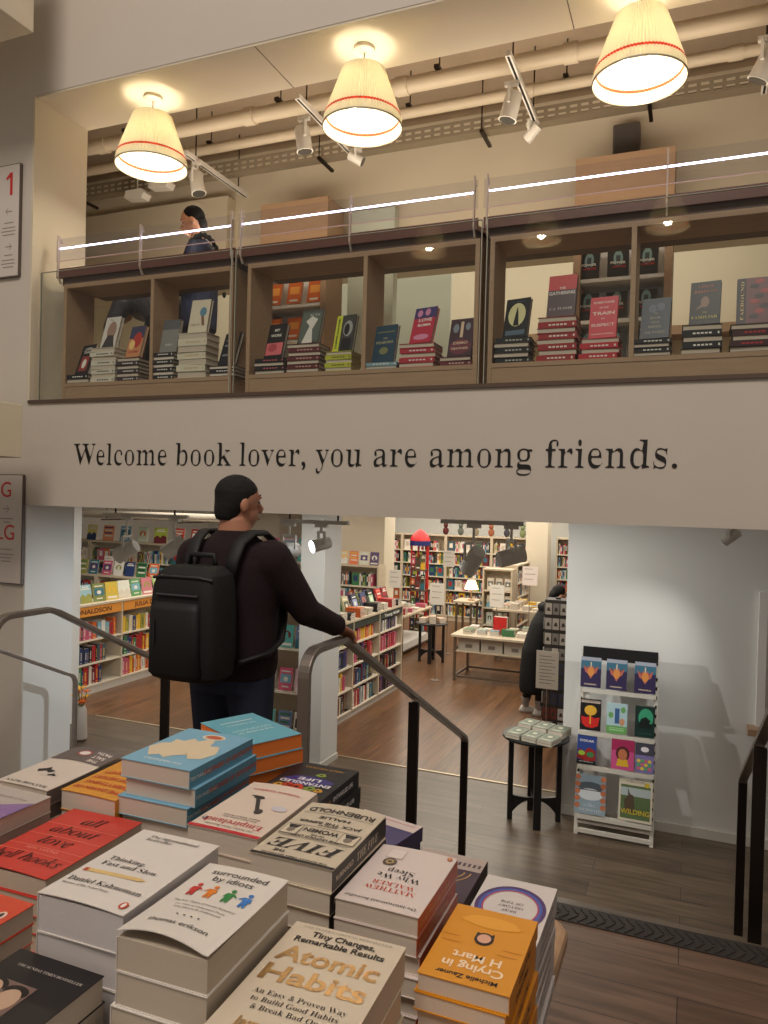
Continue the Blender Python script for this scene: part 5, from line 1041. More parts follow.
# left: children's bookcase
LY = [6.75, 8.23, 9.75, 11.2]; LZ = [.125, .41, .72, 1.0]
lc = low_case(-7.2, LY, L, .19, [.125, .41, .72], 'long low bookcase with orange name strips, left side of the shop')
m_or = mat('orange_strip', (226, 150, 60), .5)
for i, (a, b) in enumerate(zip(LY[:-1], LY[1:])):
    s = MB().box(-.02, a-LY[0]+.02, 1.03, .003, b-LY[0]-.02, 1.155).build('name_strip', m_or, lc)
    m = MB(Matrix(((0, 0, 1, .0045), (1, 0, 0, (a+b)/2-LY[0]), (0, 1, 0, 1.065), (0, 0, 0, 1))))
    put(m, 'JULIA DONALDSON', 0, 0, 0, .085, 'bold', 0, width=1.05); m.build('strip_lettering', [mat('brown_print', (96, 50, 30), .6)], s)
for bi, (a, b) in enumerate(((7.38, 8.21), (8.25, 9.3))):
    for si, zs in enumerate((.125, .41, .72)):
        row(-7.23, a+.02, b-.02, L+zs+.001, 0, (.255, .25, .235)[si], 'on shelf %s from the bottom, bay %s, left bookcase' % (('one', 'two', 'three')[si], ('one', 'two')[bi]),
            'left bookcase shelf books', .03, .07, [(1, 3, 5, 0, 13), (0, 0, 10, 1, 5, 4), (8, 1, 4, 12, 3, 6, 9), (2, 6, 9, 12, 0, 3), (1, 2, 6, 3, 0), (2, 1, 0, 5, 11)][si+3*bi], (.62, .72, .95, .8, .85, .75)[si+3*bi])
# middle bookcase
MY = [7.4, 8.28, 9.1, 9.93]
mc = low_case(-3.73, MY, L, .19, [.10, .37, .64, .90], 'low ash bookcase with dark header strips, middle of the shop')
m_dk = mat('dark_strip', (54, 62, 58), .5)
for i, (a, b) in enumerate(zip(MY[:-1], MY[1:])):
    s = MB().box(-.02, a-MY[0]+.02, 1.07, .001, b-MY[0]-.02, 1.155).build('header_strip', m_dk, mc)
    if i == 2:
        m = MB(Matrix(((0, 0, 1, .0025), (1, 0, 0, (a+b)/2-MY[0]), (0, 1, 0, 1.09), (0, 0, 0, 1)))); put(m, 'Young Adult', 0, 0, 0, .06, 'bold', 0, width=.55)
        m.build('strip_lettering', [WHITE], s)
for bi, (a, b) in enumerate(zip(MY[:-1], MY[1:])):
    for si, zs in enumerate((.10, .37, .64, .90)):
        hm = (.22, .22, .22, .215)[si] if si < 3 else .165
        if si == 3: hm = .165
        row(-3.75, a+.03, b-.03, L+zs+.001, 0, hm, 'on shelf %s from the bottom, bay %s, middle bookcase' % (('one', 'two', 'three', 'four')[si], ('one', 'two', 'three')[bi]), 'middle bookcase shelf books', .028, .055,
            [(0, 4, 13, 5), (2, 9, 4, 12), (7, 0, 4), (4, 5, 11), (1, 4, 14, 12), (0, 14, 13, 4), (1, 9, 7, 4), (2, 6, 12, 9), (4, 13, 7), (4, 13, 1, 10), (1, 9, 4), (4, 12, 10, 7)][si+4*bi], .84)
print('shelf books', NB[0])

# =====================================================================  SHOP: DISPLAYS ON TOP OF THE BOOKCASES
def facing(x, y, z, yawd, lean, w, h, t, ci, art, artc, label, grp, acc=(226, 222, 210), name='display_book'):
    me = book_mesh(w, h, t, PAL[ci] if isinstance(ci, int) else ci, PAGE, acc, False, True, art, artc)
    n = Vector((math.cos(R(yawd)), math.sin(R(yawd)), 0)); p = Vector((x, y, z+h/2*math.cos(R(lean))))-n*(h/2*math.sin(R(lean)))
    return book(me, p, omat(yawd, 'face', lean), name, label, 'book', grp)
def pile(x, y, z, n, w, h, t, ci, label, grp, rz=0, name='display_book', page=PAGE, art=0, artc=None):
    me = book_mesh(w, h, t-.0008, PAL[ci] if isinstance(ci, int) else ci, page, (90, 90, 90), False, True, art, artc)
    for k in range(n):
        book(me, (x+random.uniform(-.004, .004), y+random.uniform(-.004, .004), z+.0004+k*t), Matrix.Rotation(R(rz+random.uniform(-2, 2)), 3, 'Z'), name, '%s, %s up' % (label, ORD[k]), 'book', grp)
tops = [  # y, pile colour, face colour, art, art colour, text
 (7.50, 14, (150, 190, 186), 2, (176, 90, 60), 'pale teal cover with a brown disc'), (7.74, 14, (90, 150, 150), 1, (206, 220, 210), 'sea green cover with a pale panel'),
 (7.98, 5, (206, 200, 170), 3, (110, 140, 90), 'cream cover with green hills'), (8.22, 4, (36, 26, 30), 3, (196, 96, 70), 'black cover with rust hills'),
 (8.50, 6, (196, 190, 150), 1, (80, 90, 70), 'straw coloured cover with a dark panel'), (8.76, 5, (40, 50, 80), 1, (150, 160, 190), 'navy cover with a pale blue panel'),
 (9.04, 4, (60, 70, 110), 2, (206, 120, 80), 'blue cover with an orange disc'), (9.28, 5, (30, 40, 36), 1, (180, 206, 170), 'black cover with a mint panel'),
 (9.56, 1, (186, 48, 44), 4, (226, 120, 100), 'bright red cover with title bars'), (9.78, 4, (150, 40, 44), 3, (40, 26, 30), 'deep red cover with black hills')]
for i, (y, pc, fc, art, ac, txt) in enumerate(tops):
    n = 3 if i % 2 else 4
    pile(-3.82, y, L+1.19, n, .14, .2, .028, pc, 'short pile before the '+txt, 'piles on the middle bookcase', 90)
    facing(-3.93, y, L+1.19, 0, 18, .16, .24, .03, fc, art, ac, txt+', upright on middle bookcase', 'books standing on the middle bookcase')
    facing(-4.03, y+.1, L+1.19, -20, 12, .15, .22, .03, (i*4+2) % 15, (i+1) % 4+1, PAL[(i*3+5) % 15], '%s cover in the back row behind the %s' % (PN[(i*4+2) % 15], txt.split(' with ')[0]), 'back row on the middle bookcase')
for i in range(9):
    y = 7.42+.24*i
    facing(-7.30, y, L+1.19, random.uniform(-15, 15), 12, .2, .24, .012, [(216, 206, 150), (150, 190, 200), (120, 130, 60), (206, 180, 60), (226, 226, 210), (90, 150, 90), (200, 120, 130), (170, 200, 120), (240, 230, 200)][i], (2, 3, 1, 2, 3, 1, 2, 3, 1)[i], PAL[(3*i+8) % 15],
           'picture book with %s artwork, %s along the left bookcase top' % (PN[(3*i+8) % 15], ORD[i]), 'picture books on the left bookcase')
# tall units and back walls
def tall_case(x, y, w, zt, facing_, label, nsh=5, depth=.3, z0=L, open_back=False):
    """tall bookcase, front facing -y (facing_=-90) or +x (0); x, y = front left corner"""
    t = thing('tall_bookcase', label, 'bookcase', (x, y, z0), 0 if facing_ == -90 else R(90), 'tall bookcases in the shop'); Hh = zt-z0
    for xx in (0, w-.03): MB().box(xx, 0, 0, xx+.03, depth, Hh).build('side_panel', SHOPW, t)
    MB().box(.03, 0, Hh-.03, w-.03, depth, Hh).build('top', SHOPW, t)
    MB().box(.03, depth-.02, .03, w-.03, depth, Hh-.03).build('back_panel', SHOPW, t)
    MB().box(.03, .02, 0, w-.03, depth, .1).build('plinth', SHOPW, t)
    sh = [.1+(Hh-.2)*k/nsh for k in range(nsh)]
    for z in sh: MB().box(.03, 0, z, w-.03, depth-.02, z+.022).build('shelf', mat('shelf_pale', (224, 214, 194), .5), t)
    return t, sh
def stuff_books(name, label, rows, seed, sat=1.0):
    """books packed on far shelves: rows of (origin, direction, length, out, height)"""
    rd = random.Random(seed); b = MB(); cols = PAL+[(226, 222, 210), (206, 190, 170), (236, 226, 214)]
    for (o, d, ln, out, hm) in rows:
        o = Vector(o); d = Vector(d); out = Vector(out); u = 0
        while u < ln-.03:
            t = rd.uniform(.018, .045); h = hm*rd.uniform(.72, 1); dd = rd.uniform(.11, .15); ci = rd.randrange(len(cols))
            if rd.random() < .12: t = .14; h = hm*.95; dd = .04     # one turned face out
            if u+t > ln: break
            p = o+d*u; q = p+d*(t-.002); r = q-out*dd*0; back = -out*dd
            vs = [p, q, q+back, p+back]; vs = vs+[v+Vector((0, 0, h)) for v in vs]
            b.add(vs, [(3, 2, 1, 0), (4, 5, 6, 7), (0, 1, 5, 4), (1, 2, 6, 5), (2, 3, 7, 6), (3, 0, 4, 7)], ci)
            e = out*.0006
            b.add([p+d*t*.2+e+Vector((0, 0, h*.35)), p+d*t*.75+e+Vector((0, 0, h*.35)), p+d*t*.75+e+Vector((0, 0, h*.8)), p+d*t*.2+e+Vector((0, 0, h*.8))], [(0, 1, 2, 3)], (ci*5+3) % len(cols))
            u += t
            if rd.random() < .05: u += rd.uniform(.03, .1)
    return tag(b.build(name, [cm(c) for c in cols]), label, 'books', kind='stuff')
# unit right behind the man
t, sh = tall_case(-4.75, 6.98, 1.12, 1.5, -90, 'tall pale bookcase between the man and the white column', 5)
k = 0
for i, zs in enumerate(sh):
    for j, xx in enumerate((-4.6, -4.38, -4.16, -3.95, -3.76)):
        facing(xx, 7.04, L+zs+.023, -90, 8, .16, .235, .025, [(206, 90, 120), (226, 190, 200), (90, 176, 170), (110, 130, 170), (226, 216, 200)][(i*2+j) % 5], (i+j) % 4+1, PAL[(i*5+j) % 15], 'face-out paperback on shelf %s of the unit behind the man, %s across' % (ORD[i], ORD[j]), 'face-out books behind the man')
# far left wall cases at y = 11.6, several bays
rows = []
for i, xx in enumerate((-12.1, -11.0, -9.9, -8.8, -7.7)):
    t, sh = tall_case(xx, 11.6, 1.09, .72, -90, 'tall bookcase of childrens books on the left, %s bay' % ORD[i], 5)
    for z in sh: rows.append(((xx+.05, 11.64, L+z+.023), (1, 0, 0), 1.0, (0, -1, 0), .24))
stuff_books('packed_books', 'mixed spines packed on the far left wall bookcases', rows, 3)
# island case in front of it with picture books
for i, xx in enumerate((-10.9, -9.6)):
    t, sh = tall_case(xx, 10.3, 1.28, .22, -90, 'waist-high island bookcase on the left, %s one' % ('left', 'right')[i], 4)
    for j in range(5): facing(xx+.15+.25*j, 10.38, .221, -90, 12, .2, .25, .012, (i*7+j*3+2) % 15, j % 4+1, PAL[(i+j*4+6) % 15], 'picture book on the %s island bookcase, %s along' % (('left', 'right')[i], ORD[j]), 'picture books on the island bookcases')
stuff_books('packed_books', 'mixed spines packed in the two island bookcases', [((xx+.05, 10.34, L+z+.023), (1, 0, 0), 1.2, (0, -1, 0), .22) for xx in (-10.9, -9.6) for z in (.1, .36, .61, .87)], 5)
# toys, cards and objects standing high on the left wall bookcases
for i in range(11):
    facing(-11.9+.42*i, 11.72, .721, -90+random.uniform(-12, 12), 8, .26, .30, .02, [(226, 216, 200), (90, 120, 170), (216, 210, 120), (226, 150, 110), (120, 160, 190), (200, 210, 190), (170, 190, 70), (206, 60, 50), (160, 60, 60), (226, 90, 50), (236, 226, 210)][i], i % 4+1, PAL[(i*7+1) % 15],
           'large picture book on top of the left wall bookcases, %s along' % ORD[i], 'large picture books on the wall bookcases')
def hang_sign(x, y, z, w, h, label, pole=None, lines=3, col=(226, 220, 210), rz=0, print_lines=None):
    t = thing('paper_sign', label, 'sign', (x, y, z), R(rz), 'white paper signs in the shop')
    MB().box(-w/2, -.004, 0, w/2, .004, h).build('card', mat('sign_card', col, .6), t)
    m = MB()
    for k in range(lines):
        if print_lines and k < len(print_lines): put(m, print_lines[k], 0, h*(.86-.9*k/lines)-.02, 0, .8*h/lines*.6, 'sans'); continue
        m.box(-w*.36, h*(.86-.8*k/lines)-.003, 0, w*(.36 if k % 2 else .2), h*(.86-.8*k/lines)+.003, .0005)
    m.v = [(a, -.0046-c, b_ if False else b_) for a, b_, c in m.v] if False else [(a, -.005, b_) if True else 0 for a, b_, c in m.v]
    m.build('sign_print', mat('sign_ink', (120, 110, 104), .6), t)
    if pole is not None:
        MB().tube([(0, .006, pole-z), (0, .006, h*.5)], .006, 8).lathe([(.07, pole-z), (.07, pole-z+.008), (.001, pole-z+.008)]).build('stand_pole', STEEL, t)
    return t
hang_sign(-9.55, 10.55, .245, .21, .29, 'white paper sign standing on the left island bookcase', .222)
hang_sign(-4.28, 11.0, .28, .2, .28, 'white paper sign on a pole behind the middle bookcase', L)
hang_sign(-3.9, 12.6, .52, .2, .28, 'white paper sign high beside the red rocket display', L)
hang_sign(-3.45, 10.6, .12, .22, .32, 'white paper sign on a pole above the far small round table', L)
hang_sign(-2.73, 11.35, .05, .22, .34, 'white paper sign standing on the long book table', -.32)
hang_sign(-2.34, 11.9, .36, .24, .3, 'white paper sign with red heading right of the long table', L, col=(232, 218, 210))

# =====================================================================  SHOP: TABLES
def shop_table(x0, y0, x1, y1, zt, label, box_n=0, shelf=False):
    t = thing('book_table', label, 'table', (x0, y0, L), 0, 'shop book tables'); w, d, h = x1-x0, y1-y0, zt-L
    MB().box(-.04, -.04, h-.035, w+.04, d+.04, h).build('tabletop', SHOPW, t, bevel=.004)
    ST = mat('taupe_metal', (120, 104, 88), .45, .5)
    for a in (0, w-.035):
        for c in (0, d-.035): MB().box(a, c, 0, a+.035, c+.035, h-.035).build('leg', ST, t)
    b = MB().box(.035, 0, .05, w-.035, .03, .08).box(.035, d-.03, .05, w-.035, d, .08); b.build('lower_rail', ST, t)
    MB().box(0, .035, .05, .03, d-.035, .08).build('lower_rail', ST, t); MB().box(w-.03, .035, .05, w, d-.035, .08).build('lower_rail', ST, t)
    if shelf: MB().box(0, 0, .08, w, d, .2).build('lower_box', WHITE, t)
    if box_n:
        MB().box(.035, .0, h-.255, w-.035, d, h-.24).build('under_shelf', SHOPW, t)
    return t
shop_table(-3.22, 10.75, -1.35, 11.5, -.315, 'long ash book table with grey boxes under its top, middle of shop', 3)
for i in range(5):
    o = tag(MB().box(-.16, 0, 0, .16, .28, .185).box(-.165, -.005, .13, .165, .29, .19).build('storage_box', mat('grey_box_board', (186, 180, 170), .7), loc=(-3.0+.345*i, 10.80, -.554), bevel=.003), 'grey storage box under the long table, %s from the left' % ORD[i], 'box', 'grey boxes under the long table')
    MB().box(-.05, -.007, .05, .05, -.005, .1).build('label_holder', mat('box_label', (120, 112, 104), .5), o)
def table_books(x0, y0, x1, y1, z, nx, ny, where, grp, cols, hmax=5, skip=()):
    k = 0
    for i in range(nx):
        for j in range(ny):
            k += 1
            if k in skip: continue
            x = x0+(x1-x0)*(i+.5)/nx; y = y0+(y1-y0)*(j+.5)/ny; c = random.choice(cols); n = random.randint(1, hmax)
            pile(x, y, z, n, .13, .19, .033, c, '%s paperback in pile %s %s' % ({12: 'white', 5: 'cream', 1: 'red', 8: 'pale blue', 6: 'orange', 9: 'pink', 3: 'green', 4: 'black', 2: 'yellow'}.get(c, 'pale'), k, where), grp, random.choice([0, 90, 4, -6]), art=random.choice([0, 1, 2, 3, 4]), artc=random.choice([(206, 190, 170), (150, 160, 170), (190, 110, 90), (210, 200, 120)]))
table_books(-3.15, 10.82, -1.75, 11.45, -.3145, 7, 2, 'on the long table', 'piles on the long table', [12, 12, 5, 12, 5, 8, 3], 3)
facing(-2.6, 11.15, -.3145, -90, 0, .2, .26, .1, (206, 44, 40), 0, None, 'bright red block of books upright on the long table', 'red book on the long table')
shop_table(-5.1, 12.0, -4.5, 13.4, -.31, 'ash book table behind the middle bookcase, left of the round table', 0, True)
table_books(-5.1, 12.0, -4.5, 13.4, -.3095, 3, 4, 'on the table behind the middle bookcase', 'piles on the back left table', [12, 9, 5, 1, 12], 3)
shop_table(-3.0, 12.4, -1.6, 13.3, -.12, 'second ash table further back, crowded with pale piles', 0)
table_books(-3.0, 12.4, -1.6, 13.3, -.1195, 7, 3, 'on the further back table', 'piles on the far table', [12, 5, 12, 5, 2], 3)
for i, (dx, dy) in enumerate(((-.12, -.06), (.04, -.08), (.14, .04), (-.04, .1))): pile(-3.93+dx, 11.85+dy, L+.651, 2+(i == 1), .11, .17, .04, (226, 196, 170), 'peach paperback on the far round table, pile %s' % ORD[i], 'peach piles on the far round table', 20*i)
# mid shop units
t, sh = tall_case(-3.50, 12.95 + .45, .55, .46, -90, 'waist-high case with three grey boxes facing out, centre back', 4)
for i, zs in enumerate(sh):
    for j in range(3): facing(-3.36+.16*j, 13.46, L+zs+.023, -90, 6, .12, .22, .03, [(190, 190, 186), (206, 216, 206), (200, 190, 170), (216, 206, 190)][i], 1 if i == 3 else (i+j) % 4+1, (110, 116, 116) if i == 3 else PAL[(i*4+j) % 15], 'pale face-out book, shelf %s of the centre back case, %s' % (ORD[i], ('left', 'middle', 'right')[j]), 'pale books in the centre back case')
t, sh = tall_case(-2.93, 13.75, 1.1, .52, 0, 'bookcase side-on right of the centre back case', 5)
rows = [((-2.97, 13.79, L+z+.023), (0, 1, 0), 1.0, (1, 0, 0), .22) for z in sh]
# back wall
for i, xx in enumerate((-7.2, -6.15, -5.1, -4.05)):
    t, sh = tall_case(xx, 16.2, 1.05, .92, -90, 'tall bookcase on the back wall, %s from left' % ORD[i], 6)
    rows += [((xx+.05, 16.24, L+z+.023), (1, 0, 0), .95, (0, -1, 0), .24) for z in sh]
for i, xx in enumerate((-2.55, -1.5)):
    t, sh = tall_case(xx, 15.6, 1.0, .98, -90, 'tall bookcase in the back right corner, %s one' % ('left', 'right')[i], 7)
    rows += [((xx+.05, 15.64, L+z+.023), (1, 0, 0), .9, (0, -1, 0), .22) for z in sh]
t, sh = tall_case(-5.98, 11.55, 1.2, .55, -90, 'pale bookcase before the cream wall behind the middle bookcase', 5)
rows += [((-5.93, 11.6, L+z+.023), (1, 0, 0), 1.05, (0, -1, 0), .22) for z in sh]
t, sh = tall_case(-6.62, 10.6, .62, 1.35, -90, 'slim tall bookcase just right of the white column', 7)
rows += [((-6.57, 10.64, L+z+.023), (1, 0, 0), .5, (0, -1, 0), .24) for z in sh]
stuff_books('packed_books', 'mixed spines packed on the far shop bookcases', rows, 11)
for i in range(6): facing(-5.86+.19*i, 11.66, .551, -90, 8, .16, .22, .02, [(206, 200, 190), (230, 150, 90), (226, 190, 130), (226, 120, 80), (216, 216, 200), (90, 70, 110)][i], i % 4+1, PAL[(i*5+2) % 15], 'book upright on the pale bookcase by the cream wall, %s' % ORD[i], 'books on the pale bookcase top')
for i in range(7): tag(MB().ell((0, 0, .09), (.07, .06, .09)).ell((0, -.01, .21), (.05, .05, .055)).ell((-.04, 0, .26), (.02, .015, .025)).ell((.04, 0, .26), (.02, .015, .025)).build('soft_toy', mat('plush_%d' % i, [(84, 30, 30), (90, 96, 90), (130, 120, 100), (150, 90, 60), (60, 60, 70), (120, 130, 90), (170, 150, 130)][i], .9), loc=(-5.15+.35*i, 16.35, .921), smooth='all'), 'small soft toy on the back wall bookcases, %s from left' % ORD[i], 'soft toy', 'soft toys on the back wall bookcases')
# rocket shaped display
t = thing('rocket_display', 'red rocket-shaped display stand with a blue band, back of shop', 'display stand', (-4.93, 14.0, L))
MB().lathe([(.20, 1.88), (.19, 1.93), (.15, 2.0), (.09, 2.06), (.03, 2.10), (.001, 2.11)], seg=28).build('nose_cone', mat('rocket_red', (206, 36, 40), .4), t, smooth=True)
MB().lathe([(.001, 1.79), (.205, 1.79), (.205, 1.88), (.001, 1.88)], seg=28).build('band', mat('rocket_blue', (34, 44, 110), .4), t, smooth=True)
b = MB()
for k in (0, 1, 2, 3): b.box(-.014+.17*math.cos(R(60*k)), -.014+.17*math.sin(R(60*k)), .0, .014+.17*math.cos(R(60*k)), .014+.17*math.sin(R(60*k)), 1.79)
b.build('frame_posts', mat('rocket_red', (206, 36, 40), .4), t)
for z in (.1, .5, .9, 1.3): MB().lathe([(.001, z), (.19, z), (.19, z+.02), (.001, z+.02)], seg=24).build('round_shelf', mat('shelf_dark', (90, 70, 56), .5), t)
for j, z in enumerate((.12, .52, .92, 1.32)):
    for k in range(3): facing(-4.93+(-.10, .0, .10)[k], 13.93, L+z+.001, -90, 4, .09, .30-.06*(k == 1), .03, [(60, 60, 40), (90, 84, 60), (40, 50, 60), (120, 30, 36)][(j+k) % 4], k+1, PAL[(3*j+k*4) % 15], 'dark packet on the rocket display, tier %s, %s' % (ORD[j], ('left', 'middle', 'right')[k]), 'packets on the rocket display', name='display_packet')
t = thing('table_lamp', 'small cream-shaded table lamp glowing at the back of the shop', 'lamp', (-3.62, 13.1, L+.9))
MB().lathe([(.06, 0), (.06, .015), (.012, .03), (.012, .22), (.001, .22)]).build('base', TABW, t, smooth=True); MB().lathe([(.13, .2), (.07, .36)], caps=False).build('lamp_shade', mat('glow_shade', (255, 230, 190), .6, emit=1.6), t, smooth=True)
shop_table(-3.85, 12.9, -3.55, 13.35, -.10, 'tiny ash table carrying the small glowing lamp')
t = thing('bulb_string', 'cluster of small warm bulbs hanging at the back right of shop', 'lights', (-1.95, 14.2, 1.9))
for i in range(7):
    a = R(51*i); x, y, z = .07*math.cos(a), .07*math.sin(a), -.98-.05*(i % 3)
    MB().tube([(x, y, 0), (x, y, z+.03)], .003, 5).build('cord', BLACK, t); MB().ell((x, y, z), (.022, .022, .03)).build('bulb', mat('warm_bulb', (255, 170, 90), .4, emit=4), t, smooth='all')
# ceiling service pipes seen above the children's shelves
t = thing('shop_pipes', 'bundle of pale service pipes low under the shop ceiling, left', 'pipe', (0, 10.2, 1.24))
for k, (dy, dz, r) in enumerate(((0, .06, .05), (.25, .0, .03), (.5, .04, .04), (.9, -.02, .03), (1.3, .0, .05))): MB().tube([(-12.1, dy, dz), (-6.75, dy, dz)], r, 12).build('pipe_run', mat('shop_pipe_paint', (172, 162, 148), .6), t, smooth=True)
for x in (-11, -9.4, -7.8, -7.0): MB().box(x-.015, -.02, -.06, x+.015, 1.34, -.04).tube([(x, .1, -.05), (x, .1, .6)], .006, 6).tube([(x, 1.2, -.05), (x, 1.2, .6)], .006, 6).build('pipe_hanger', DARKUNLIT, t)

# =====================================================================  CARD SPINNER AND NOTICE
t = thing('card_spinner', 'tall dark card spinner full of small grey cards at the doorway', 'card spinner', (-1.42, 8.95, L))
MB().lathe([(.001, 0), (.19, 0), (.19, .03), (.03, .05), (.03, 1.55), (.001, 1.55)], seg=24).build('pole_and_base', BLACK, t)
MB().box(-.13, -.13, .12, .13, .13, 1.53).build('core', mat('spinner_core', (62, 58, 56), .6), t)
kk = 0
for fx, (nx, ny) in enumerate(((0, -1), (1, 0), (-1, 0))):
    for r in range(8):
        for c in range(3):
            a = -.086+.086*c; z = .15+.173*r; m = MB(); cl = random.choice([(196, 190, 184), (150, 146, 142), (120, 116, 112), (206, 200, 190)]) if r > 3 else random.choice([(90, 76, 70), (60, 66, 90), (200, 196, 196), (120, 60, 50)])
            if ny: m.box(a-.037, -.142, z, a+.037, -.134, z+.13)
            else: m.box(nx*.138-.004, a-.037, z, nx*.138+.004, a+.037, z+.13)
            o = m.build('greeting_card', cm(cl, .6), t); kk += 1
            q = MB()
            if ny: q.poly([(a-.02, -.1425, z+.04), (a+.022, -.1425, z+.04), (a+.01, -.1425, z+.085), (a-.012, -.1425, z+.08)])
            else: q.poly([(nx*.1425, a-.02, z+.04), (nx*.1425, a+.02, z+.04), (nx*.1425, a, z+.085)])
            q.build('card_picture', mat('card_ink', (70, 62, 58), .6), o)
t = hang_sign(-1.47, 8.62, -.46, .25, .43, 'white printed notice on a thin stand before the card spinner', L, 9)

# paper flowers on the left pier
t = thing('paper_flowers', 'orange and yellow paper flowers low beside the white left panel', 'flowers', (-5.95, 6.2, L))
MB().lathe([(.05, 0), (.07, .02), (.06, .32), (.045, .36)], seg=18).build('vase', mat('pale_vase', (206, 196, 186), .4), t, smooth=True)
for i in range(9):
    a = R(40*i); rr = .03+.035*(i % 3)/2; z = .40+.045*(i % 4)
    s = MB().tube([(0, 0, .3), (rr*math.cos(a), rr*math.sin(a), z)], .004, 5).build('stem', mat('stem_green', (90, 120, 60), .7), t)
    m = MB(); c = (rr*math.cos(a), rr*math.sin(a), z)
    for k in range(6):
        b2 = R(60*k); m.add([c, (c[0]+.04*math.cos(b2-.4), c[1]+.04*math.sin(b2-.4), z+.02), (c[0]+.055*math.cos(b2), c[1]+.055*math.sin(b2), z+.035), (c[0]+.04*math.cos(b2+.4), c[1]+.04*math.sin(b2+.4), z+.02)], [(0, 1, 2, 3)])
    m.build('flower', mat('petal_%d' % (i % 2), ((232, 120, 40), (236, 180, 50))[i % 2], .7), t)
print('total', len(D.objects))

# =====================================================================  PEOPLE
def remesh(o, vox, smooth=4):
    r = o.modifiers.new('remesh', 'REMESH'); r.mode = 'VOXEL'; r.voxel_size = vox; r.use_smooth_shade = True
    if smooth: q = o.modifiers.new('smooth', 'SMOOTH'); q.factor = .5; q.iterations = smooth
    return o
def vlerp(a, b, t): return tuple(a[i]+(b[i]-a[i])*t for i in range(3))
def limb(m, pts, rad, seg=14):
    P_ = [pts[0]]; r_s = [rad[0]]
    for i in range(len(pts)-1):
        for k in range(1, 5): P_.append(vlerp(pts[i], pts[i+1], k/4)); r_s.append(rad[i]+(rad[i+1]-rad[i])*k/4)
    m.tube(P_, r_s, seg)
    for p, r in zip(pts, rad): m.ell(p, (r, r, r), 0, 12, 8)
def hand(m, wrist, fwd, palm_dn, curl, side, s=1.0):
    """wrist point, pointing direction, palm facing direction; side = direction of the thumb"""
    f = Vector(fwd).normalized(); n = Vector(palm_dn).normalized(); t = Vector(side).normalized(); w = Vector(wrist)
    for k in range(5): m.ell(w+f*(.018+.017*k)*s, (.020*s, .020*s, .020*s), 0, 10, 6)
    for q in (-.030, -.010, .010, .030):
        m.tube([w+f*.02*s+t*q*.7*s, w+f*.088*s+t*q*s], [.014*s, .0115*s], 8)
    L4 = ((.030, .062), (.010, .072), (-.010, .066), (-.030, .050))
    for q, ln in L4:
        p = w+f*.086*s+t*q*s; d = f.copy(); pts = [p-f*.02*s]; rr = [.0098*s]; seg = ln*s/3
        for j in range(3):
            ang = curl*(.75 if j == 0 else 1); d = (d*math.cos(ang)+n*math.sin(ang)).normalized(); nn = (n*math.cos(ang)-f*math.sin(ang)); n2 = n
            pts.append(pts[-1]+d*(seg+(.02*s if j == 0 else 0))); rr.append((.0092-.0008*j)*s)
            f_ = d; 
        m.tube(pts, rr, 8); m.ell(pts[-1], (.0075*s,)*3, 0, 8, 5)
    p = w+f*.025*s+t*.028*s
    m.tube([p, p+(f*.6+t*.8).normalized()*.035*s+n*.006*s, p+(f*.9+t*.55).normalized()*.062*s+n*.022*s], [.013*s, .0105*s, .0085*s], 8)
def head(m, c, s=1.0, yawd=0, tilt=0):
    """head centred at c, face towards +y then turned; returns matrix"""
    M = Matrix.Translation(c) @ Matrix.Rotation(R(yawd), 4, 'Z') @ Matrix.Rotation(R(tilt), 4, 'X') @ Matrix.Diagonal((s, s, s, 1))
    old = m.M; m.M = (old @ M) if old else M
    m.ell((0, -.008, .02), (.077, .096, .098), 0, 20, 14); m.ell((0, .018, -.045), (.060, .072, .072), 0, 18, 12); m.ell((0, .05, -.088), (.028, .026, .022), 0, 12, 8)
    m.tube([(0, .085, .015), (0, .106, -.018), (0, .098, -.034)], [.009, .014, .013], 8)
    m.ell((0, .085, -.062), (.024, .012, .008), 0, 10, 6)
    for sx in (-1, 1):
        m.ell((sx*.079, -.006, -.012), (.009, .019, .030), 0, 10, 8); m.ell((sx*.030, .079, .030), (.024, .012, .007), 0, 8, 6)
    m.M = old; return M
def face_details(M, parent, skin=None):
    for sx in (-1, 1):
        m = MB(M); m.ell((sx*.031, .078, .010), (.011, .006, .0065), 0, 10, 6); m.build('eye', mat('eye_dark', (40, 28, 24), .2), parent)
        m = MB(M); m.tube([(sx*.015, .086, .036), (sx*.034, .082, .041), (sx*.05, .069, .036)], [.003, .0035, .002], 6); m.build('eyebrow', HAIR, parent)
    m = MB(M); m.tube([(-.022, .093, -.063), (0, .098, -.061), (.022, .093, -.063)], [.002, .004, .002], 6); m.build('mouth', mat('lips', (150, 84, 76), .5), parent)

# ---- the man with the backpack; local axes: x to his right, y the way he faces
rot = 1.0; man = thing('person', 'person seen from behind in dark maroon sweater and jeans, hand on the middle rail', 'person', (-1.79, 2.72, 0), R(rot))
Mi = Matrix.Translation((-1.79, 2.72, 0)) @ Matrix.Rotation(R(rot), 4, 'Z'); Mi.invert()
def loc_(p): return tuple(Mi @ Vector(p))
Hc = (.005, .015, 1.585)
SHR, SHL = (.20, -.01, 1.375), (-.20, -.01, 1.375)
ELR = loc_((-1.50, 2.84, 1.13)); WRR = loc_((-1.435, 3.025, 1.045)); ELL = (-.265, .02, 1.10); WRL = (-.20, .20, .93)
body = MB()
tor = [(0, 0, .80, .15, .115), (0, 0, .90, .172, .125), (0, .0, 1.0, .168, .125), (0, 0, 1.12, .172, .13), (0, 0, 1.25, .19, .132), (0, -.005, 1.34, .17, .11), (0, -.01, 1.40, .12, .08), (0, -.005, 1.45, .075, .065), (0, 0, 1.52, .062, .062)]
body.rings(tor, 0, 24)
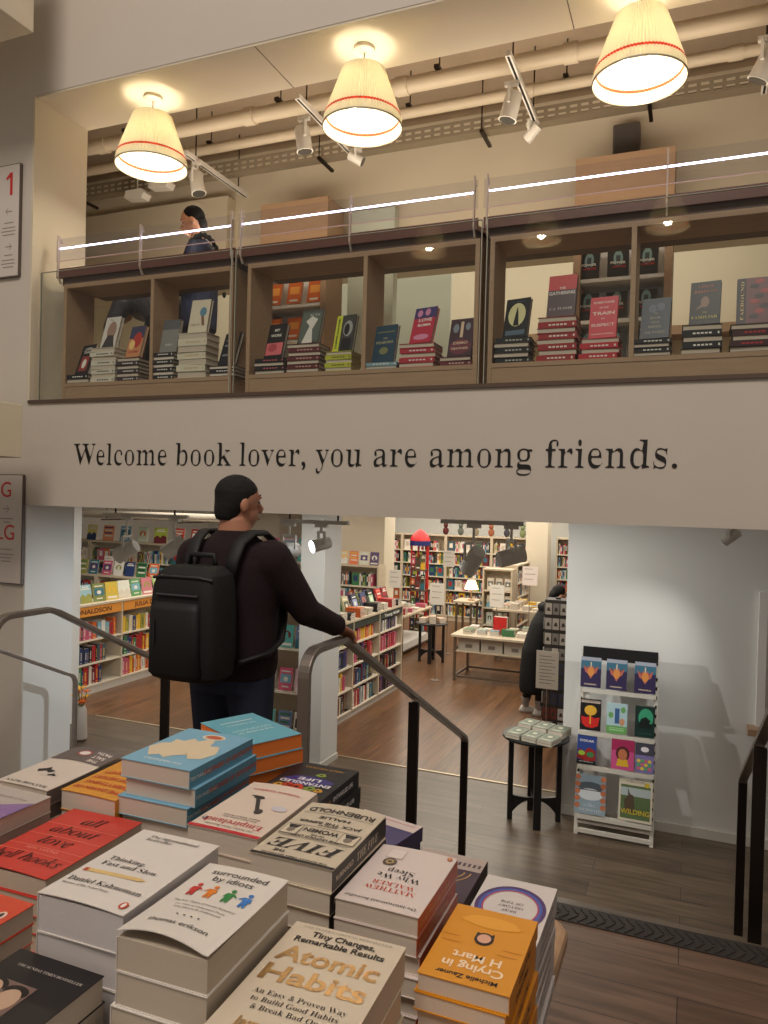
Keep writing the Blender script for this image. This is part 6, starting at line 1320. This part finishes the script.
body.tube([(0, -.005, 1.42), (0, .005, 1.50), (0, .01, 1.56)], [.072, .060, .058], 16)
MH = head(body, Hc, 1.0, -34, -4)
limb(body, [(.18, -.01, 1.35), ELR, WRR], [.045, .040, .028]); limb(body, [(-.18, -.01, 1.35), ELL, WRL], [.045, .040, .028])
limb(body, [(.095, 0, .88), (.10, .01, .50), (.105, -.02, .09)], [.088, .058, .042]); limb(body, [(-.095, 0, .88), (-.10, .03, .50), (-.10, .04, .09)], [.088, .058, .042])
f = Vector(loc_((-1.43, 3.13, 1.0)))-Vector(WRR); dn = Vector(loc_((-1.79, 2.72, -1)))-Vector(loc_((-1.79, 2.72, 0)))
sd = (Mi.to_3x3() @ Vector((-1, .1, 0)))
hand(body, WRR, f, (Mi.to_3x3() @ Vector((.25, -.35, -1))), .55, sd, .98); hand(body, WRL, (.1, .3, -.95), (1, .2, 0), .35, (0, 1, .1), .95)
o = body.build('body', SKIN, man); remesh(o, .0055, 3)
face_details(MH, man)
# hair: cropped cap
h = MB(MH); h.rings([(0, -.050, -.078, .050, .038), (0, -.046, -.06, .058, .052), (0, -.040, -.04, .066, .062), (0, -.034, -.02, .073, .068), (0, -.028, .0, .078, .074), (0, -.020, .02, .0805, .084), (0, -.014, .045, .0795, .094), (0, -.012, .07, .0715, .088), (0, -.012, .09, .058, .074), (0, -.012, .108, .038, .05), (0, -.012, .119, .015, .02)], 0, 26)
hb = h.build('hair', HAIR, man); remesh(hb, .006, 2)
SWM = mat('maroon_knit', (29, 12, 17), .95, noise=.12, nscale=120, bump=.35)
sw = MB(); sw.rings([(0, .0, .86, .195, .15), (0, 0, .92, .205, .16), (0, 0, 1.0, .20, .158), (0, 0, 1.12, .198, .155), (0, 0, 1.24, .212, .155), (0, -.005, 1.33, .215, .138), (0, -.008, 1.40, .175, .11), (0, -.006, 1.445, .10, .082), (0, -.002, 1.47, .076, .072)], 0, 28)
limb(sw, [(.185, -.008, 1.35), ELR, vlerp(ELR, WRR, .88)], [.088, .062, .046]); limb(sw, [(-.185, -.008, 1.35), ELL, vlerp(ELL, WRL, .9)], [.085, .062, .046])
for k in range(3): sw.ell(vlerp(ELR, WRR, .55+.15*k), (.052, .052, .05), 0, 12, 8)
o = sw.build('sweater', SWM, man); remesh(o, .010, 3)
cuff = MB(); cuff.tube([vlerp(ELR, WRR, .84), vlerp(ELR, WRR, .97)], [.043, .041], 16); cuff.build('sweater_cuff', SWM, man, smooth=True)
JM = mat('dark_denim', (34, 42, 62), .9, noise=.15, nscale=160, bump=.2)
jn = MB(); jn.rings([(0, 0, .80, .178, .138), (0, 0, .90, .188, .145), (0, 0, .96, .182, .14)], 0, 24)
limb(jn, [(.092, 0, .86), (.10, .01, .50), (.105, -.02, .13)], [.105, .080, .066]); limb(jn, [(-.092, 0, .86), (-.10, .03, .50), (-.10, .04, .13)], [.105, .080, .066])
o = jn.build('jeans', JM, man); remesh(o, .010, 3)
for sx, yy in ((1, -.02), (-1, .04)):
    m = MB(); m.rings([(sx*.105, yy+.05, 0, .048, .135), (sx*.105, yy+.05, .03, .050, .138), (sx*.105, yy+.03, .065, .044, .11), (sx*.105, yy, .11, .042, .055)], 0, 20); m.build('shoe', BLACK, man, smooth='all')
# ---- backpack
BPM = mat('black_nylon', (9, 9, 10), .75, noise=.2, nscale=80, bump=.15); BPM2 = mat('black_nylon_panel', (13, 12, 14), .65, noise=.15, nscale=90)
bp = thing('backpack', 'large black boxy backpack worn on the back of the person', 'backpack', (-1.79, 2.72, 0), R(rot))
m = MB(); x0 = -.02
m.rings([(x0, -.255, .89, .125, .07), (x0, -.255, .91, .152, .09), (x0, -.255, 1.0, .160, .10), (x0, -.255, 1.14, .158, .10), (x0, -.25, 1.26, .148, .096), (x0, -.245, 1.305, .135, .088), (x0, -.24, 1.335, .10, .06)], 0, 40, pw=5)
b_ = m.build('main_bag', BPM, bp, smooth='all'); sub = b_.modifiers.new('bevel', 'BEVEL'); sub.width = .006; sub.segments = 2
m = MB(); m.rings([(x0-.01, -.33, .91, .10, .04), (x0-.01, -.338, .93, .115, .044), (x0-.01, -.338, 1.17, .11, .042), (x0-.01, -.33, 1.20, .10, .036)], 0, 32, pw=5); m.build('front_pocket', BPM2, bp, smooth='all')
MB().tube([(x0-.10, -.356, 1.228), (x0+.09, -.356, 1.228)], .0045, 8).build('zipper', mat('zip_grey', (84, 82, 86), .35, .5), bp)
MB().tube([(x0-.135, -.328, 1.288), (x0-.09, -.338, 1.296), (x0+.09, -.338, 1.296), (x0+.135, -.328, 1.288)], .006, 8).build('zipper', mat('zip_dark', (46, 45, 48), .4, .3), bp)
m = MB(); m.tube([(x0-.06, -.20, 1.325), (x0-.055, -.20, 1.375), (x0+.055, -.20, 1.375), (x0+.06, -.20, 1.325)], .011, 10); m.build('grab_handle', BPM2, bp, smooth='all')
for sx in (-1, 1):
    m = MB()
    p = [(x0*.5+sx*.09, -.17, 1.28), (x0*.5+sx*.10, -.15, 1.36), (x0*.4+sx*.105, -.115, 1.425), (x0*.3+sx*.115, -.05, 1.462), (sx*.125, .03, 1.462), (sx*.135, .10, 1.42), (sx*.145, .148, 1.34), (sx*.145, .168, 1.20), (sx*.155, .15, 1.08), (sx*.19, .06, 1.0), (sx*.197, -.05, .97), (x0*.6+sx*.15, -.17, .95)]
    m.tube(p, [(.030, .012)]*len(p), 12); m.build('shoulder_strap', BPM2, bp, smooth='all')
MB().box(x0-.09, -.386, 1.04, x0-.084, -.376, 1.13).build('side_tab', mat('zip_dark', (46, 45, 48), .4, .3), bp)

# ---- shopper in the long black coat
wm = thing('person', 'person in a long black padded coat leaning towards the card spinner', 'person', (-1.74, 9.52, L), R(-62))
CM = mat('black_padded_coat', (9, 9, 11), .85, noise=.3, nscale=14, bump=.4)
m = MB(); m.rings([(0, 0, .80, .14, .10), (0, 0, .95, .15, .11), (0, .06, 1.15, .15, .11), (0, .14, 1.32, .15, .09), (0, .17, 1.38, .07, .06), (0, .19, 1.46, .05, .05)], 0, 20)
MW = head(m, (0, .245, 1.50), .95, 10, -34)
limb(m, [(.16, .13, 1.28), (.21, .22, 1.05), (.14, .40, 1.12)], [.05, .04, .028]); limb(m, [(-.16, .13, 1.28), (-.2, .2, 1.02), (-.12, .38, 1.05)], [.05, .04, .028])
limb(m, [(.08, 0, .82), (.085, .02, .46), (.08, 0, .08)], [.075, .05, .038]); limb(m, [(-.08, 0, .82), (-.09, -.06, .46), (-.10, -.12, .09)], [.075, .05, .038])
hand(m, (.14, .40, 1.12), (-.1, 1, .2), (0, .2, -1), .4, (-1, 0, 0), .9); hand(m, (-.12, .38, 1.05), (.1, 1, .2), (0, .2, -1), .4, (1, 0, 0), .9)
o = m.build('body', SKIN2, wm); remesh(o, .008, 3); face_details(MW, wm)
m = MB(); m.rings([(0, -.05, .27, .175, .165), (0, -.05, .33, .19, .18), (0, -.045, .55, .20, .18), (0, -.03, .80, .205, .175), (0, .01, .98, .20, .16), (0, .06, 1.15, .205, .155), (0, .11, 1.27, .195, .135), (0, .145, 1.34, .13, .10), (0, .16, 1.39, .09, .085)], 0, 26)
for k in range(7): a = R(180+30*k); m.ell((.10*math.cos(a), .115+.09*math.sin(a), 1.36+.02*math.sin(a)), (.05, .05, .055), 0, 10, 7)
limb(m, [(.17, .12, 1.27), (.225, .22, 1.04), (.15, .38, 1.11)], [.085, .072, .055]); limb(m, [(-.17, .12, 1.27), (-.215, .2, 1.02), (-.13, .36, 1.045)], [.085, .072, .055])
o = m.build('coat', CM, wm); remesh(o, .014, 3)
m = MB(); limb(m, [(.08, 0, .5), (.085, .01, .3), (.08, 0, .13)], [.07, .062, .052]); limb(m, [(-.08, -.06, .5), (-.09, -.08, .3), (-.10, -.12, .14)], [.07, .062, .052]); o = m.build('trousers', mat('black_trousers', (24, 23, 26), .8), wm); remesh(o, .012, 2)
m = MB(MW); m.ell((0, -.03, .032), (.088, .092, .096), 0, 18, 12); m.ell((0, -.075, -.03), (.07, .05, .08), 0, 14, 10); o = m.build('hair', HAIR, wm); remesh(o, .009, 2)
for sx, yy, zz in ((1, 0, 0), (-1, -.12, .0)):
    m = MB(); m.rings([(sx*.085, yy+.04, zz, .04, .12), (sx*.085, yy+.04, zz+.03, .042, .124), (sx*.085, yy+.02, zz+.06, .036, .09), (sx*.085, yy-.01, zz+.085, .036, .045)], 0, 18); m.build('shoe', mat('white_trainer', (226, 222, 216), .5), wm, smooth='all')
    m = MB().tube([(sx*.085, yy-.005, .07), (sx*.085, yy-.005, .19)], [.043, .052], 14); m.build('sock', mat('grey_sock', (160, 150, 144), .9), wm, smooth=True)

# ---- two people on the upper floor
up = thing('person', 'person upstairs in a dark blue jacket with black straps, looking down', 'person', (-3.76, 5.12, 2.24), R(118))
m = MB(); m.rings([(0, 0, .80, .14, .10), (0, 0, 1.0, .15, .11), (0, 0, 1.2, .165, .12), (0, .01, 1.36, .165, .10), (0, .02, 1.43, .08, .07), (0, .035, 1.50, .055, .055)], 0, 20)
MU = head(m, (0, .07, 1.60), .98, 0, -24)
limb(m, [(.18, .0, 1.34), (.22, .06, 1.08), (.12, .28, 1.10)], [.05, .042, .028]); limb(m, [(-.18, .0, 1.34), (-.22, .06, 1.08), (-.10, .28, 1.12)], [.05, .042, .028])
hand(m, (.12, .28, 1.10), (-.5, .9, .1), (0, .2, -1), .5, (-.9, -.5, 0), .95); hand(m, (-.10, .28, 1.12), (.5, .9, .1), (0, .2, -1), .5, (.9, -.5, 0), .95)
limb(m, [(.09, 0, .84), (.09, .01, .46), (.09, 0, .08)], [.08, .055, .04]); limb(m, [(-.09, 0, .84), (-.09, .01, .46), (-.09, 0, .08)], [.08, .055, .04])
o = m.build('body', SKIN2, up); remesh(o, .008, 3); face_details(MU, up)
m = MB(); m.rings([(0, 0, .72, .18, .14), (0, 0, .9, .185, .145), (0, 0, 1.1, .185, .145), (0, 0, 1.26, .195, .14), (0, .005, 1.36, .185, .12), (0, .015, 1.43, .10, .085), (0, .02, 1.46, .08, .075)], 0, 24)
limb(m, [(.18, .0, 1.33), (.225, .06, 1.08), (.13, .26, 1.10)], [.075, .062, .048]); limb(m, [(-.18, .0, 1.33), (-.225, .06, 1.08), (-.11, .26, 1.12)], [.075, .062, .048])
o = m.build('jacket', mat('navy_jacket', (40, 48, 78), .7, noise=.2, nscale=20, bump=.3), up); remesh(o, .012, 3)
m = MB(); limb(m, [(.09, 0, .82), (.09, .01, .46), (.09, 0, .09)], [.095, .075, .06]); limb(m, [(-.09, 0, .82), (-.09, .01, .46), (-.09, 0, .09)], [.095, .075, .06]); o = m.build('trousers', mat('black_trousers', (24, 23, 26), .8), up); remesh(o, .012, 2)
m = MB(MU); m.ell((0, -.028, .038), (.086, .094, .094), 0, 18, 12); m.ell((0, -.07, -.03), (.068, .045, .06), 0, 14, 10); o = m.build('hair', HAIR, up); remesh(o, .009, 2)
for sx in (-1, 1):
    m = MB()
    for k in range(16):
        a = R(-30+240*k/15); m.ell((sx*.12, -.03-.0+.165*-math.cos(a)*.0+(.155*math.sin(R(-100+200*k/15))), 1.02+.44*math.cos(R(-85+170*k/15))), (.026, .018, .03), 0, 8, 5)
    o = m.build('bag_strap', BPM2, up); remesh(o, .01, 2)
    MB().rings([(sx*.09, .05, 0, .045, .13), (sx*.09, .05, .06, .045, .12), (sx*.09, .0, .1, .04, .05)], 0, 16).build('shoe', BLACK, up, smooth='all')
p2 = thing('person', 'person upstairs bending in a dark leather jacket behind the first bookcase bay', 'person', (-4.28, 5.25, 2.24), R(75))
m = MB(); m.tube([(0, -.12, .84), (0, -.10, .92), (0, .05, 1.02), (0, .22, 1.08), (0, .36, 1.06)], [.14, .15, .15, .14, .07], 18)
MV = head(m, (0, .50, 1.02), .98, 0, -70)
m.tube([(0, .32, 1.06), (0, .44, 1.04)], [.06, .055], 12)
limb(m, [(.17, .26, 1.04), (.22, .34, .80), (.12, .50, .70)], [.05, .042, .028]); limb(m, [(-.17, .26, 1.04), (-.22, .34, .80), (-.10, .50, .72)], [.05, .042, .028])
hand(m, (.12, .50, .70), (-.2, .8, -.4), (0, -.3, -1), .4, (-1, 0, 0), .95); hand(m, (-.10, .50, .72), (.2, .8, -.4), (0, -.3, -1), .4, (1, 0, 0), .95)
limb(m, [(.09, -.12, .84), (.10, -.02, .46), (.10, -.06, .08)], [.08, .055, .04]); limb(m, [(-.09, -.12, .84), (-.10, -.0, .46), (-.10, -.06, .08)], [.08, .055, .04])
o = m.build('body', SKIN2, p2); remesh(o, .009, 3); face_details(MV, p2)
LJ = mat('dark_leather', (64, 64, 70), .38, noise=.25, nscale=25, bump=.6)
m = MB(); m.tube([(0, -.15, .74), (0, -.13, .88), (0, -.02, 1.0), (0, .12, 1.06), (0, .25, 1.07), (0, .34, 1.05)], [.17, .185, .19, .19, .175, .10], 20)
limb(m, [(.17, .25, 1.03), (.225, .34, .80), (.13, .47, .715)], [.085, .068, .052]); limb(m, [(-.17, .25, 1.03), (-.225, .34, .80), (-.11, .47, .735)], [.085, .068, .052])
for k in range(5): m.tube([(-.15, -.05+.07*k, 1.14+.01*k), (.15, -.05+.07*k, 1.14+.01*k)], .02, 8)
o = m.build('jacket', LJ, p2); remesh(o, .012, 2)
m = MB(); limb(m, [(.09, -.12, .84), (.10, -.02, .46), (.10, -.06, .09)], [.10, .078, .06]); limb(m, [(-.09, -.12, .84), (-.10, .0, .46), (-.10, -.06, .09)], [.10, .078, .06]); o = m.build('trousers', mat('black_trousers', (24, 23, 26), .8), p2); remesh(o, .012, 2)
m = MB(MV); m.ell((0, -.028, .038), (.088, .096, .096), 0, 18, 12); m.ell((0, -.07, -.03), (.068, .045, .06), 0, 14, 10); o = m.build('hair', HAIR, p2); remesh(o, .009, 2)
for sx in (-1, 1): MB().rings([(sx*.10, -.01, 0, .045, .13), (sx*.10, -.01, .06, .045, .12), (sx*.10, -.06, .1, .04, .05)], 0, 16).build('shoe', BLACK, p2, smooth='all')
